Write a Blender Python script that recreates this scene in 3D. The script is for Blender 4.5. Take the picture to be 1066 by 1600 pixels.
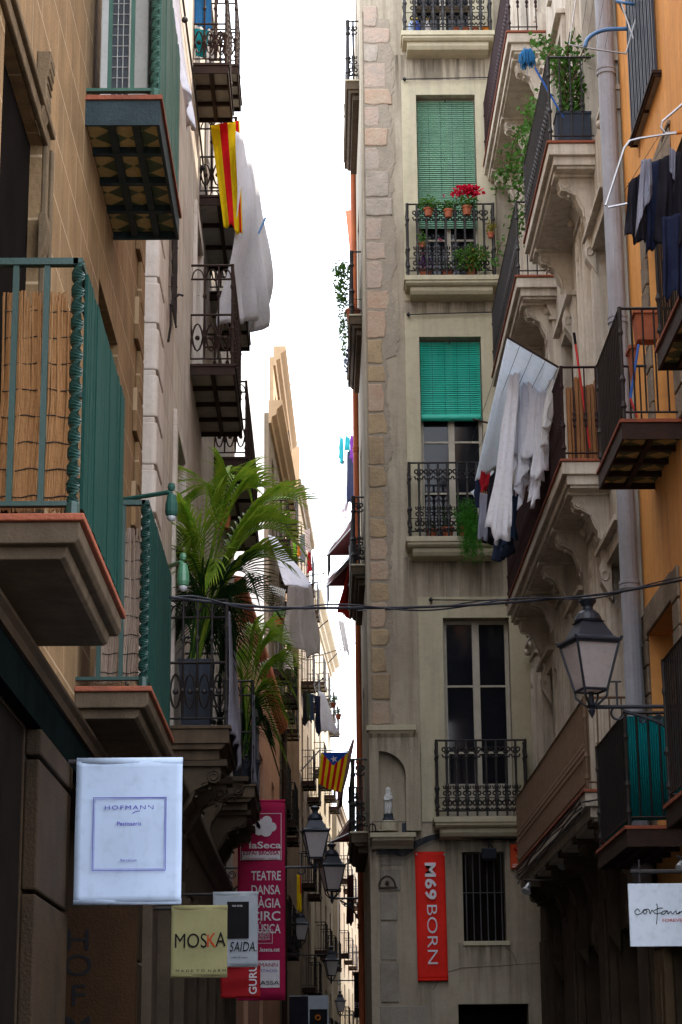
import bpy, math, random
from mathutils import Vector, Matrix
R=math.radians; rnd=random.Random(7)
for o in list(bpy.data.objects): bpy.data.objects.remove(o)
S=bpy.context.scene; C=S.collection
# ---------------- camera
FPX=3300.0; PITCH=R(15.26); YAW=R(0.6); ROLL=R(0.5)
CAM=Vector((0,0,1.6))
fw=Vector((math.sin(YAW)*math.cos(PITCH),math.cos(YAW)*math.cos(PITCH),math.sin(PITCH)))
r0=Vector((math.cos(YAW),-math.sin(YAW),0)); u0_=r0.cross(fw)
RT=r0*math.cos(ROLL)-u0_*math.sin(ROLL); UP=r0*math.sin(ROLL)+u0_*math.cos(ROLL)
cd=bpy.data.cameras.new('camera'); cam=bpy.data.objects.new('camera',cd); C.objects.link(cam)
cd.sensor_fit='VERTICAL'; cd.sensor_height=36; cd.sensor_width=24; cd.lens=FPX/1600*36; cd.clip_start=.1; cd.clip_end=2000
cam.matrix_world=Matrix(((RT.x,UP.x,-fw.x,CAM.x),(RT.y,UP.y,-fw.y,CAM.y),(RT.z,UP.z,-fw.z,CAM.z),(0,0,0,1)))
S.camera=cam
# ---------------- world, sun, exposure
SUN_EL=R(52); SUN_AZ=R(62)      # azimuth clockwise from +Y
w=bpy.data.worlds.new("World"); S.world=w; w.use_nodes=True; nt=w.node_tree; nt.nodes.clear()
sky=nt.nodes.new('ShaderNodeTexSky'); sky.sky_type='NISHITA'; sky.sun_disc=False
sky.sun_elevation=SUN_EL; sky.sun_rotation=SUN_AZ; sky.air_density=1.0; sky.dust_density=4.0; sky.ozone_density=1.0
cl=nt.nodes.new('ShaderNodeMix'); cl.data_type='RGBA'; cl.inputs[0].default_value=.72
cl.inputs[7].default_value=(10.6,11.1,12.2,1)         # thin bright cloud veil
bg=nt.nodes.new('ShaderNodeBackground'); bg.inputs[1].default_value=.12
wo=nt.nodes.new('ShaderNodeOutputWorld')
nt.links.new(sky.outputs[0],cl.inputs[6]); nt.links.new(cl.outputs[2],bg.inputs[0]); nt.links.new(bg.outputs[0],wo.inputs[0])
sl=bpy.data.lights.new('sun','SUN'); sl.energy=2.4; sl.angle=R(.5); sl.color=(1,.9,.76)
so=bpy.data.objects.new('sun',sl); C.objects.link(so); so.location=(0,0,40)
sd=Vector((math.sin(SUN_AZ)*math.cos(SUN_EL),math.cos(SUN_AZ)*math.cos(SUN_EL),math.sin(SUN_EL)))
so.rotation_euler=sd.to_track_quat('Z','Y').to_euler()
S.view_settings.view_transform='Standard'; S.view_settings.look='None'; S.view_settings.exposure=1.87; S.view_settings.gamma=1
S.render.engine='CYCLES'
# ---------------- projection helpers (pixel of the 1066x1600 photo -> real plane)
def ray(px,py): return (fw+RT*((px-533)/FPX)+UP*((800-py)/FPX))
def PY(px,py,Y): d=ray(px,py); return CAM+d*((Y-CAM.y)/d.y)
def PX(px,py,X): d=ray(px,py); return CAM+d*((X-CAM.x)/d.x)
class Fr:
    def __init__(s,ox,oy,ux,uy,nx,ny):
        l=math.hypot(ux,uy); s.o=Vector((ox,oy,0)); s.u=Vector((ux/l,uy/l,0)); l=math.hypot(nx,ny); s.n=Vector((nx/l,ny/l,0))
    def p(s,u,z,w=0): v=s.o+s.u*u+s.n*w; v.z=z; return v
    def at(s,px,py,w=0):
        d=ray(px,py); P0=s.p(0,0,w); t=(P0-CAM).dot(s.n)/d.dot(s.n); P=CAM+d*t
        return (P-P0).dot(s.u),P.z
    def out(s,px,py,u):   # w at given u-plane
        d=ray(px,py); t=((s.o+s.u*u)-CAM).dot(s.u)/d.dot(s.u); P=CAM+d*t
        return (P-s.o).dot(s.n),P.z
WF=Fr(0,0,1,0,0,1)   # world frame: u=x, w=y
# ---------------- mesh builder
WL={}
class M:
    def __init__(s): s.v=[]; s.f=[]; s.m=[]; s.cm=0; s.sm=False
    def add(s,vs,fs):
        b=len(s.v); s.v+= [tuple(x) for x in vs]; s.f+=[tuple(i+b for i in f) for f in fs]; s.m+=[s.cm]*len(fs); return s
    def quad(s,a,b,c,d): return s.add([a,b,c,d],[(0,1,2,3)])
    def fbox(s,F,u0,u1,z0,z1,w0,w1):
        vs=[F.p(u,z,w) for u in (u0,u1) for z in (z0,z1) for w in (w0,w1)]
        return s.add(vs,[(0,1,3,2),(4,6,7,5),(0,4,5,1),(2,3,7,6),(0,2,6,4),(1,5,7,3)])
    def box(s,x0,x1,y0,y1,z0,z1): return s.fbox(WF,x0,x1,z0,z1,y0,y1)
    def prof(s,F,u0,u1,pl):         # polygon [(w,z)] extruded along u
        n=len(pl); vs=[F.p(u0,z,w) for w,z in pl]+[F.p(u1,z,w) for w,z in pl]
        return s.add(vs,[tuple(range(n)),tuple(range(2*n-1,n-1,-1))]+[(i,(i+1)%n,(i+1)%n+n,i+n) for i in range(n)])
    def profw(s,F,w0,w1,pl):        # polygon [(u,z)] extruded along w
        n=len(pl); vs=[F.p(u,z,w0) for u,z in pl]+[F.p(u,z,w1) for u,z in pl]
        return s.add(vs,[tuple(range(n)),tuple(range(2*n-1,n-1,-1))]+[(i,(i+1)%n,(i+1)%n+n,i+n) for i in range(n)])
    def profz(s,F,z0,z1,pl):        # polygon [(u,w)] extruded along z
        n=len(pl); vs=[F.p(u,z0,w) for u,w in pl]+[F.p(u,z1,w) for u,w in pl]
        return s.add(vs,[tuple(range(n)),tuple(range(2*n-1,n-1,-1))]+[(i,(i+1)%n,(i+1)%n+n,i+n) for i in range(n)])
    def tube(s,pts,r,seg=6,closed=False,cap=True):
        pts=[Vector(p) for p in pts]; n=len(pts); rr=r if isinstance(r,(list,tuple)) else [r]*n
        vs=[]; up=None
        for i,p in enumerate(pts):
            if closed: t=(pts[(i+1)%n]-pts[i-1])
            else: t=(pts[min(i+1,n-1)]-pts[max(i-1,0)])
            if t.length<1e-9: t=Vector((0,0,1))
            t.normalize()
            if up is None:
                up=Vector((0,0,1)) if abs(t.z)<.9 else Vector((1,0,0))
            a=(up-t*up.dot(t))
            if a.length<1e-6: a=t.orthogonal()
            a.normalize(); up=a; b=t.cross(a)
            for k in range(seg):
                an=2*math.pi*k/seg; vs.append(p+a*(math.cos(an)*rr[i])+b*(math.sin(an)*rr[i]))
        fs=[]
        for i in range(n if closed else n-1):
            j=(i+1)%n
            for k in range(seg):
                l=(k+1)%seg; fs.append((i*seg+k,i*seg+l,j*seg+l,j*seg+k))
        if cap and not closed: fs+= [tuple(range(seg-1,-1,-1)),tuple((n-1)*seg+k for k in range(seg))]
        return s.add(vs,fs)
    def bar(s,a,b,r,seg=6): return s.tube([a,b],r,seg)
    def lathe(s,c,pr,seg=8,sx=1,sy=1,rot=0):
        c=Vector(c); vs=[]
        for r,z in pr:
            for k in range(seg):
                an=2*math.pi*k/seg+rot; vs.append(c+Vector((math.cos(an)*r*sx,math.sin(an)*r*sy,z)))
        n=len(pr); fs=[(i*seg+k,i*seg+(k+1)%seg,(i+1)*seg+(k+1)%seg,(i+1)*seg+k) for i in range(n-1) for k in range(seg)]
        fs+=[tuple(range(seg-1,-1,-1)),tuple((n-1)*seg+k for k in range(seg))]
        return s.add(vs,fs)
    def ball(s,c,r,seg=8,rings=6,sx=1,sy=1,sz=1):
        return s.lathe(c,[(max(.0005,math.sin(math.pi*i/rings))*r,-math.cos(math.pi*i/rings)*r*sz) for i in range(rings+1)],seg,sx,sy)
    def sheet(s,fn,nu,nv):
        vs=[fn(i/nu,j/nv) for j in range(nv+1) for i in range(nu+1)]
        return s.add(vs,[(j*(nu+1)+i,j*(nu+1)+i+1,(j+1)*(nu+1)+i+1,(j+1)*(nu+1)+i) for j in range(nv) for i in range(nu)])
    def build(s,name,mats,parent=None,label=None,cat=None,group=None,kind=None,bevel=0,smooth=False,solid=0,recalc=True):
        if not isinstance(mats,(list,tuple)): mats=[mats]
        if parent is not None: loc=WL[parent.name]
        else:
            xs=[v[0] for v in s.v]; ys=[v[1] for v in s.v]; zs=[v[2] for v in s.v]
            loc=Vector(((min(xs)+max(xs))/2,(min(ys)+max(ys))/2,min(zs)))
        me=bpy.data.meshes.new(name); me.from_pydata([(v[0]-loc.x,v[1]-loc.y,v[2]-loc.z) for v in s.v],[],s.f); me.update()
        for m in mats: me.materials.append(m)
        if len(mats)>1: me.polygons.foreach_set('material_index',s.m)
        if recalc:
            import bmesh
            bm=bmesh.new(); bm.from_mesh(me); bmesh.ops.recalc_face_normals(bm,faces=bm.faces); bm.to_mesh(me); bm.free()
        if smooth: me.polygons.foreach_set('use_smooth',[True]*len(me.polygons))
        o=bpy.data.objects.new(name,me); C.objects.link(o)
        if parent is not None: o.parent=parent
        else: o.location=loc
        WL[o.name]=loc
        if solid: md=o.modifiers.new('t','SOLIDIFY'); md.thickness=solid
        if bevel: md=o.modifiers.new('b','BEVEL'); md.width=bevel; md.segments=2; md.limit_method='ANGLE'
        return tag(o,label,cat,group,kind)
def tag(o,label=None,cat=None,group=None,kind=None):
    if label: o['label']=label
    if cat: o['category']=cat
    if group: o['group']=group
    if kind: o['kind']=kind
    return o
def thing(name,loc,label,cat,group=None):
    o=bpy.data.objects.new(name,None); C.objects.link(o); o.location=loc; o.empty_display_size=.2; WL[o.name]=Vector(loc)
    return tag(o,label,cat,group)
def copy_tree(o,loc=None,rotz=None,label=None,parent=None):
    c=o.copy(); C.objects.link(c)
    if parent: c.parent=parent
    if loc is not None: c.location=loc
    if rotz is not None: c.rotation_euler=(0,0,rotz)
    if label: c['label']=label
    for ch in list(o.children): copy_tree(ch,parent=c)
    return c
# ---------------- materials
MT={}
def nn(m,t,**k):
    n=m.node_tree.nodes.new(t)
    for a,b in k.items(): setattr(n,a,b)
    return n
def mix(m,a,b,f,mode='MIX'):
    n=nn(m,'ShaderNodeMix',data_type='RGBA',blend_type=mode); L=m.node_tree.links
    for i,x in ((6,a),(7,b),(0,f)):
        if isinstance(x,(int,float)): n.inputs[i].default_value=x
        elif isinstance(x,tuple): n.inputs[i].default_value=(*x[:3],1)
        else: L.new(x,n.inputs[i])
    return n.outputs[2]
def noise(m,vec,scale,detail=5,rough=.6):
    n=nn(m,'ShaderNodeTexNoise'); n.inputs['Scale'].default_value=scale; n.inputs['Detail'].default_value=detail; n.inputs['Roughness'].default_value=rough
    m.node_tree.links.new(vec,n.inputs['Vector']); return n.outputs[0]
def ramp(m,f,a,b,c0=(0,0,0),c1=(1,1,1)):
    n=nn(m,'ShaderNodeValToRGB'); n.color_ramp.elements[0].position=a; n.color_ramp.elements[1].position=b
    n.color_ramp.elements[0].color=(*c0,1); n.color_ramp.elements[1].color=(*c1,1); m.node_tree.links.new(f,n.inputs[0]); return n.outputs[0]
def pm(name,c1,c2=None,scale=6,rough=.8,bump=.25,metal=0,stretch=(1,1,1),stain=None,stain_amt=.5,brick=None,fine=60,trans=0,spec=.12,streak=None):
    if name in MT: return MT[name]
    m=bpy.data.materials.new(name); m.use_nodes=True; MT[name]=m; L=m.node_tree.links
    b=m.node_tree.nodes['Principled BSDF']; b.inputs['Roughness'].default_value=rough; b.inputs['Metallic'].default_value=metal
    b.inputs['Specular IOR Level'].default_value=spec
    tc=nn(m,'ShaderNodeNewGeometry').outputs['Position'] if (brick or stain or streak) else nn(m,'ShaderNodeTexCoord').outputs['Object']
    mp=nn(m,'ShaderNodeMapping'); mp.inputs['Scale'].default_value=stretch; L.new(tc,mp.inputs[0])
    c2=c2 or tuple(x*.7 for x in c1)
    col=mix(m,c1,c2,ramp(m,noise(m,mp.outputs[0],scale),.35,.68))
    col=mix(m,col,tuple(x*.6 for x in c1),ramp(m,noise(m,mp.outputs[0],scale*7,3),.5,.85,(0,0,0),(.5,.5,.5)))
    if stain:
        col=mix(m,col,stain,ramp(m,noise(m,tc,.9,6,.7),.5,.66,(0,0,0),(stain_amt,)*3))
    if streak:
        ms=nn(m,'ShaderNodeMapping'); ms.inputs['Scale'].default_value=(6,6,.4); L.new(tc,ms.inputs[0])
        col=mix(m,col,streak,ramp(m,noise(m,ms.outputs[0],1.6,6,.65),.45,.70,(0,0,0),(.7,)*3))
    hgt=noise(m,tc,fine,4)
    if brick:
        bw,bh,lc,ax,ms_=brick[:5]
        sx=nn(m,'ShaderNodeSeparateXYZ'); L.new(tc,sx.inputs[0]); cx=nn(m,'ShaderNodeCombineXYZ')
        L.new(sx.outputs[ax],cx.inputs[0]); L.new(sx.outputs[2],cx.inputs[1])
        wob=nn(m,'ShaderNodeVectorMath',operation='ADD'); L.new(cx.outputs[0],wob.inputs[0])
        nz=nn(m,'ShaderNodeTexNoise'); nz.inputs['Scale'].default_value=3; L.new(tc,nz.inputs['Vector'])
        sc=nn(m,'ShaderNodeVectorMath',operation='SCALE'); sc.inputs['Scale'].default_value=brick[5] if len(brick)>5 else .004; L.new(nz.outputs[1],sc.inputs[0]); L.new(sc.outputs[0],wob.inputs[1])
        bk=nn(m,'ShaderNodeTexBrick'); bk.inputs['Scale'].default_value=1; bk.inputs['Mortar Size'].default_value=ms_; bk.inputs['Mortar Smooth'].default_value=.3
        bk.inputs['Brick Width'].default_value=bw; bk.inputs['Row Height'].default_value=bh
        bk.inputs['Color1'].default_value=(.35,.35,.35,1); bk.inputs['Color2'].default_value=(.65,.65,.65,1); bk.inputs['Bias'].default_value=0
        L.new(wob.outputs[0],bk.inputs['Vector'])
        col=mix(m,col,bk.outputs[0],.35,'OVERLAY'); col=mix(m,col,lc,bk.outputs[1])
        ad=nn(m,'ShaderNodeMath',operation='MULTIPLY_ADD'); L.new(bk.outputs[1],ad.inputs[0]); ad.inputs[1].default_value=1.5; L.new(hgt,ad.inputs[2]); hgt=ad.outputs[0]
    L.new(col,b.inputs['Base Color'])
    if bump:
        bp=nn(m,'ShaderNodeBump'); bp.inputs['Strength'].default_value=bump; bp.inputs['Distance'].default_value=.02
        L.new(hgt,bp.inputs['Height']); L.new(bp.outputs[0],b.inputs['Normal'])
    if trans:
        b.inputs['Transmission Weight'].default_value=0
        tr=nn(m,'ShaderNodeBsdfTranslucent'); L.new(col,tr.inputs[0]); mx=nn(m,'ShaderNodeMixShader'); mx.inputs[0].default_value=trans
        L.new(b.outputs[0],mx.inputs[1]); L.new(tr.outputs[0],mx.inputs[2]); L.new(mx.outputs[0],m.node_tree.nodes['Material Output'].inputs[0])
    return m
ash=pm('brown_ashlar',(.28,.175,.085),(.20,.125,.062),3,brick=(.62,.34,(.36,.26,.155),1,.009),stain=(.14,.095,.052),bump=.35,fine=45,streak=(.13,.09,.05))
brown=pm('brown_stone',(.17,.12,.07),(.12,.085,.05),4,stain=(.075,.052,.032),streak=(.07,.05,.03))
base_st=pm('shade_dark_base_stone',(.036,.022,.011),(.018,.012,.007),4,bump=.5,streak=(.03,.02,.013))  # street-level shade is put into this stone's dark colour
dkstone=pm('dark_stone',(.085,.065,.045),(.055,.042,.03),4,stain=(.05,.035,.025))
cream=pm('cream_stucco',(.60,.55,.48),(.52,.465,.40),2.5,brick=(1.15,.5,(.30,.23,.17),1,.006),stain=(.36,.27,.2),streak=(.33,.25,.18),bump=.2)
white_q=pm('pale_quoin',(.66,.61,.55),(.56,.5,.44),4,stain=(.45,.39,.32),streak=(.42,.37,.31))
peach=pm('peach_render',(.62,.36,.24),(.52,.29,.19),2,streak=(.4,.22,.15))
beige=pm('beige_render',(.40,.345,.26),(.34,.29,.215),1.6,stain=(.26,.215,.16),streak=(.20,.165,.12),bump=.35,fine=30)
frame_b=pm('pale_surround',(.50,.45,.315),(.43,.38,.26),2,stain=(.36,.32,.24),streak=(.36,.32,.24))
quoin=pm('quoin_stone',(.40,.27,.19),(.42,.33,.24),5,bump=.8,fine=22,stain=(.30,.24,.18),stain_amt=.8)
quoin2=pm('quoin_stone_pink',(.43,.32,.25),(.33,.28,.23),6,bump=.8,fine=22,stain=(.36,.31,.26),stain_amt=.7)
quoin3=pm('quoin_stone_ochre',(.42,.31,.18),(.30,.22,.14),5,bump=.8,fine=22,stain=(.2,.15,.1))
mortar=pm('mortar',(.32,.27,.21),(.26,.22,.17),6,bump=.6,fine=30)
rstone=pm('cream_stone',(.60,.54,.45),(.50,.44,.36),3,stain=(.31,.26,.21),streak=(.27,.225,.18))
orange=pm('orange_render',(.80,.40,.13),(.72,.34,.10),1.5,stain=(.58,.27,.09),streak=(.52,.25,.10))
taupe=pm('taupe_shade_render',(.24,.185,.13),(.18,.14,.10),1.5,streak=(.13,.10,.07))  # the narrow lane's shade is put into this render colour
sunwall=pm('tan_render',(.42,.29,.17),(.35,.24,.14),1.5,streak=(.4,.27,.16))
sunwall2=pm('cream_render',(.44,.38,.29),(.36,.31,.235),1.5,streak=(.5,.42,.3))
iron=pm('black_iron',(.018,.017,.019),(.03,.024,.021),12,rough=.55,bump=.2,metal=.3,spec=.4)
rust4=pm('brown_painted_iron',(.17,.11,.07),(.13,.085,.055),10,rough=.6,bump=.3)
rust=pm('rusty_iron',(.045,.026,.02),(.028,.019,.016),10,rough=.65,bump=.3,metal=.2)
gpaint=pm('green_paint',(.007,.042,.034),(.006,.032,.026),5,rough=.45,bump=.12,spec=.5)
gpaint2=pm('pale_green_paint',(.06,.13,.10),(.045,.10,.075),5,rough=.5,bump=.12)
gboard=pm('green_board',(.005,.036,.028),(.008,.048,.038),3,rough=.6,bump=.35,stretch=(12,12,.5),fine=20)
terra=pm('terracotta',(.42,.13,.065),(.30,.10,.055),8,bump=.4)
terral=pm('terracotta_lip',(.30,.09,.05),(.20,.07,.045),8,bump=.4)
reed=pm('reed',(.40,.21,.09),(.22,.105,.04),7,bump=.3,stretch=(40,40,1.5))
reed_g=pm('grey_reed',(.34,.26,.20),(.20,.145,.11),7,bump=.3,stretch=(40,40,1.5))
glassd=pm('dark_glass',(.008,.009,.012),(.012,.013,.017),2,rough=.06,bump=0,spec=.28)
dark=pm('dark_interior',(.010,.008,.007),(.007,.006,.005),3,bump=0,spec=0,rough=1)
wframe=pm('cream_window_paint',(.46,.42,.34),(.38,.34,.27),6,rough=.5,bump=.15)
whitep=pm('white_plastic',(.62,.63,.60),(.55,.56,.53),4,rough=.45,bump=.05)
blindg=pm('sage_blind',(.17,.33,.215),(.14,.27,.18),3,rough=.6,bump=.15,streak=(.20,.34,.25),stain=(.09,.2,.13))
blindt=pm('turquoise_blind',(.02,.46,.33),(.015,.37,.26),3,rough=.45,bump=.15,spec=.4,streak=(.05,.42,.34),stain=(.01,.3,.21))
wcloth=pm('white_cloth',(.92,.93,.97),(.86,.87,.94),3,rough=.9,bump=.1,trans=.4)
creamcl=pm('cream_cloth',(.84,.83,.83),(.74,.73,.73),3,rough=.9,bump=.1,trans=.35)
pinkcl=pm('pale_pink_cloth',(.82,.72,.74),(.74,.64,.67),3,rough=.9,bump=.1,trans=.3)
plast=pm('grey_plastic_sheet',(.86,.90,.94),(.80,.85,.90),3,rough=.5,bump=.1,trans=.7)
navy=pm('navy_cloth',(.012,.016,.04),(.02,.025,.055),5,rough=.95,bump=.1)
blackcl=pm('black_cloth',(.012,.011,.016),(.02,.018,.025),5,rough=.95,bump=.1)
greycl=pm('grey_cloth',(.30,.31,.38),(.22,.23,.29),5,rough=.95,bump=.1,trans=.2)
denim=pm('denim',(.035,.065,.13),(.02,.04,.085),7,rough=.95,bump=.3)
redcl=pm('red_cloth',(.50,.02,.035),(.38,.015,.03),5,rough=.9,bump=.1,trans=.2)
bluecl=pm('blue_cloth',(.05,.24,.50),(.04,.18,.40),8,rough=.9,bump=.1,trans=.2)
tealcl=pm('teal_cloth',(.03,.42,.45),(.02,.3,.34),5,rough=.9,bump=.1,trans=.3)
limecl=pm('lime_cloth',(.25,.55,.05),(.2,.45,.04),5,rough=.9,bump=.1,trans=.3)
orgcl=pm('orange_cloth',(.75,.25,.03),(.6,.2,.03),5,rough=.9,bump=.1,trans=.3)
purp=pm('purple_cloth',(.16,.03,.25),(.11,.02,.18),5,rough=.9,bump=.1)
maroon=pm('maroon_awning',(.055,.012,.012),(.04,.009,.009),3,rough=.8,bump=.1)
redawn=pm('red_awning',(.50,.035,.018),(.40,.03,.015),3,rough=.8,bump=.1,trans=.3)
leafp=pm('palm_leaf',(.11,.25,.015),(.32,.42,.04),9,rough=.45,bump=0,trans=.4,spec=.5)
leafd=pm('palm_leaf_dark',(.018,.055,.014),(.03,.08,.018),9,rough=.5,bump=0,trans=.2)
leafg=pm('green_leaf',(.05,.13,.025),(.09,.20,.03),9,rough=.5,bump=0,trans=.35)
leafy=pm('yellow_leaf',(.22,.24,.03),(.32,.18,.03),9,rough=.5,bump=0,trans=.35)
fern=pm('fern_green',(.045,.20,.02),(.07,.28,.03),9,rough=.5,bump=0,trans=.4)
flow=pm('red_petal',(.65,.012,.05),(.5,.01,.04),9,rough=.6,bump=0,trans=.3)
pflow=pm('pink_petal',(.6,.12,.25),(.5,.1,.2),9,rough=.6,bump=0,trans=.3)
wood=pm('wood_slat',(.34,.16,.065),(.23,.10,.04),5,rough=.7,bump=.3,stretch=(8,8,.6))
bark=pm('bark',(.14,.10,.06),(.09,.06,.035),8,bump=.6)
slate=pm('slate_planter',(.045,.055,.075),(.035,.042,.06),5,rough=.6,bump=.15)
zinc=pm('grey_pipe_paint',(.34,.36,.41),(.28,.30,.34),3,rough=.5,bump=.15,streak=(.2,.17,.16))
rpipe=pm('rust_orange_pipe',(.42,.12,.045),(.32,.085,.035),3,rough=.55,bump=.15,streak=(.2,.06,.03))
alu=pm('bare_metal',(.38,.38,.39),(.30,.30,.31),8,rough=.35,metal=.8,bump=.05)
lblue=pm('blue_plastic',(.09,.22,.44),(.07,.18,.38),8,rough=.4,bump=.05,spec=.5)
bblue=pm('bright_blue_plastic',(.02,.15,.62),(.02,.12,.5),8,rough=.4,bump=.05,spec=.5)
redpl=pm('red_plastic',(.60,.02,.02),(.5,.02,.02),8,rough=.4,bump=.03,spec=.5)
frost=pm('frosted_lamp_glass',(.84,.80,.80),(.76,.72,.72),4,rough=.35,bump=.05,trans=.55,spec=.5)
lampm=pm('lamp_iron',(.018,.024,.038),(.013,.018,.029),6,rough=.5,bump=.12,metal=.2,spec=.5)
cable=pm('cable',(.02,.022,.03),(.03,.032,.04),10,rough=.5,bump=.1)
tealsc=pm('teal_screen',(.0,.16,.17),(.0,.12,.13),3,rough=.6,bump=.25,trans=.15)
ban_w=pm('white_banner',(.50,.60,.76),(.46,.56,.72),2,rough=.7,bump=.12,fine=3,trans=.2)
ban_y=pm('khaki_banner',(.37,.35,.17),(.32,.30,.145),2,rough=.75,bump=.08,trans=.15)
ban_m=pm('magenta_banner',(.44,.018,.085),(.38,.014,.07),2,rough=.75,bump=.08,trans=.1)
ban_r=pm('red_banner',(.74,.022,.012),(.66,.02,.012),2,rough=.6,bump=.08)
ban_g=pm('dark_red_banner',(.36,.015,.02),(.30,.012,.016),2,rough=.7,bump=.08)
ban_s=pm('pale_grey_banner',(.42,.47,.52),(.38,.43,.48),2,rough=.7,bump=.08,trans=.15)
ink_p=pm('violet_ink',(.10,.08,.42),None,4,bump=0); ink_b=pm('black_ink',(.012,.012,.014),None,4,bump=0)
ink_r=pm('orange_red_ink',(.55,.06,.02),None,4,bump=0); ink_w=pm('white_ink',(.72,.70,.74),(.65,.63,.67),4,bump=0)
ink_m=pm('magenta_ink',(.35,.015,.07),None,4,bump=0); ink_rd=pm('red_ink',(.60,.03,.03),None,4,bump=0)
yell=pm('flag_yellow',(.82,.62,.01),(.72,.52,.01),4,rough=.85,bump=.05,trans=.35)
fred=pm('flag_red',(.70,.015,.02),(.58,.012,.015),4,rough=.85,bump=.05,trans=.35)
fblue=pm('flag_blue',(.02,.10,.50),(.02,.08,.4),4,rough=.85,bump=.05,trans=.35); fwhite=pm('flag_white',(.8,.8,.82),None,4,bump=.05,trans=.3)
stat_m=pm('white_plaster',(.68,.67,.66),(.55,.54,.53),20,rough=.7,bump=.4)
asph=pm('stone_paving',(.16,.15,.14),(.12,.11,.10),2,brick=(.6,.3,(.06,.055,.05),1,.01))
rgreen=pm('green_lamp_paint',(.08,.24,.13),(.06,.18,.10),5,rough=.35,bump=.05,spec=.6)
glassl=pm('clear_bulb_glass',(.5,.52,.54),(.4,.42,.44),5,rough=.1,bump=0,spec=.6)
obox=pm('orange_red_box',(.62,.07,.015),(.5,.055,.012),4,rough=.5,bump=.05)
signw=pm('white_sign_board',(.68,.76,.86),(.62,.70,.80),3,rough=.6,bump=.03)
def tilemat(name,ca,cb,sc):
    m=pm(name,ca,None,8,rough=.5,bump=.1); L=m.node_tree.links; b=m.node_tree.nodes['Principled BSDF']
    g=nn(m,'ShaderNodeNewGeometry'); mp=nn(m,'ShaderNodeMapping'); mp.inputs['Rotation'].default_value=(0,0,R(45)); mp.inputs['Scale'].default_value=(sc,sc,0); mp.inputs['Location'].default_value=(.1,.3,.5)
    L.new(g.outputs['Position'],mp.inputs[0]); ck=nn(m,'ShaderNodeTexChecker'); ck.inputs['Scale'].default_value=1; L.new(mp.outputs[0],ck.inputs['Vector'])
    old=b.inputs['Base Color'].links[0].from_socket; L.new(mix(m,old,cb,ck.outputs[1]),b.inputs['Base Color']); return m
tile_y=tilemat('yellow_green_tile',(.62,.47,.20),(.10,.13,.07),7.0)
tile_g=pm('grey_tile',(.42,.40,.34),(.33,.31,.26),9,rough=.6,bump=.2)
# ---------------- facade builders
def wall(F,u0,u1,z0,z1,holes,depth=.3,back=True,m=None):
    m=m or M()
    us=sorted(set([u0,u1]+[h[0] for h in holes]+[h[1] for h in holes])); zs=sorted(set([z0,z1]+[h[2] for h in holes]+[h[3] for h in holes]))
    for a,b in zip(us,us[1:]):
        for c,d in zip(zs,zs[1:]):
            if any(h[0]<=a+1e-6 and h[1]>=b-1e-6 and h[2]<=c+1e-6 and h[3]>=d-1e-6 for h in holes): continue
            if a<u0-1e-6 or b>u1+1e-6: continue
            m.quad(F.p(a,c),F.p(b,c),F.p(b,d),F.p(a,d))
    for a,b,c,d in holes:
        m.quad(F.p(a,c),F.p(a,c,-depth),F.p(a,d,-depth),F.p(a,d)); m.quad(F.p(b,c),F.p(b,c,-depth),F.p(b,d,-depth),F.p(b,d))
        m.quad(F.p(a,c),F.p(b,c),F.p(b,c,-depth),F.p(a,c,-depth)); m.quad(F.p(a,d),F.p(b,d),F.p(b,d,-depth),F.p(a,d,-depth))
    if back:
        B=-5.0
        m.quad(F.p(u0,z0,0),F.p(u0,z1,0),F.p(u0,z1,B),F.p(u0,z0,B)); m.quad(F.p(u1,z0,0),F.p(u1,z1,0),F.p(u1,z1,B),F.p(u1,z0,B))
        m.quad(F.p(u0,z1,0),F.p(u1,z1,0),F.p(u1,z1,B),F.p(u0,z1,B)); m.quad(F.p(u0,z0,B),F.p(u1,z0,B),F.p(u1,z1,B),F.p(u0,z1,B))
    return m
def window(F,b,u0,u1,z0,z1,depth=.3,leaves=2,rows=3,mat=None,label=None,frame=True,name='window',fw_=.05):
    """window part: frame mesh + pane sub-part at the back of the reveal"""
    mat=mat or wframe; m=M(); w0,w1=-depth+.01,-depth+.06
    m.fbox(F,u0,u1,z1-fw_,z1,w0,w1); m.fbox(F,u0,u1,z0,z0+fw_*1.4,w0,w1)
    m.fbox(F,u0,u0+fw_,z0,z1,w0,w1+.002); m.fbox(F,u1-fw_,u1,z0,z1,w0,w1+.002)
    lw=(u1-u0)/leaves
    for i in range(1,leaves): m.fbox(F,u0+lw*i-fw_*.9,u0+lw*i+fw_*.9,z0,z1,w0,w1+.012)
    for j in range(1,rows):
        zz=z0+(z1-z0)*j/rows; m.fbox(F,u0,u1,zz-.014,zz+.014,w0+.004,w1-.012)
    o=m.build(name,mat,b,label)
    p=M(); p.fbox(F,u0+.01,u1-.01,z0+.01,z1-.01,-depth-.02,-depth+.025); p.build('pane',glassd,o)
    return o
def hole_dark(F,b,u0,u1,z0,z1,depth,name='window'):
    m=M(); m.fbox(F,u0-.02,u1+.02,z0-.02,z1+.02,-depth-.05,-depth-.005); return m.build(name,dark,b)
def slab_stone(F,b,u0,u1,z,w,mat,lip=None,t=.13,step=.09,label=None,name='balcony'):
    m=M(); m.fbox(F,u0,u1,z-t,z-.032,0,w); m.cm=1; m.fbox(F,u0-.02,u1+.02,z-.03,z,0,w+.02); m.cm=0
    m.prof(F,u0+.03,u1-.03,[(0,z-t),(w-.03,z-t),(w-.05,z-t-.03),(w-.07,z-t-.05),(0,z-t-.05)])
    m.fbox(F,u0+step,u1-step,z-t-.05-.09,z-t-.05,0,w-step)
    return m.build(name,[mat,lip or mat],b,label,bevel=.006)
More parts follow.
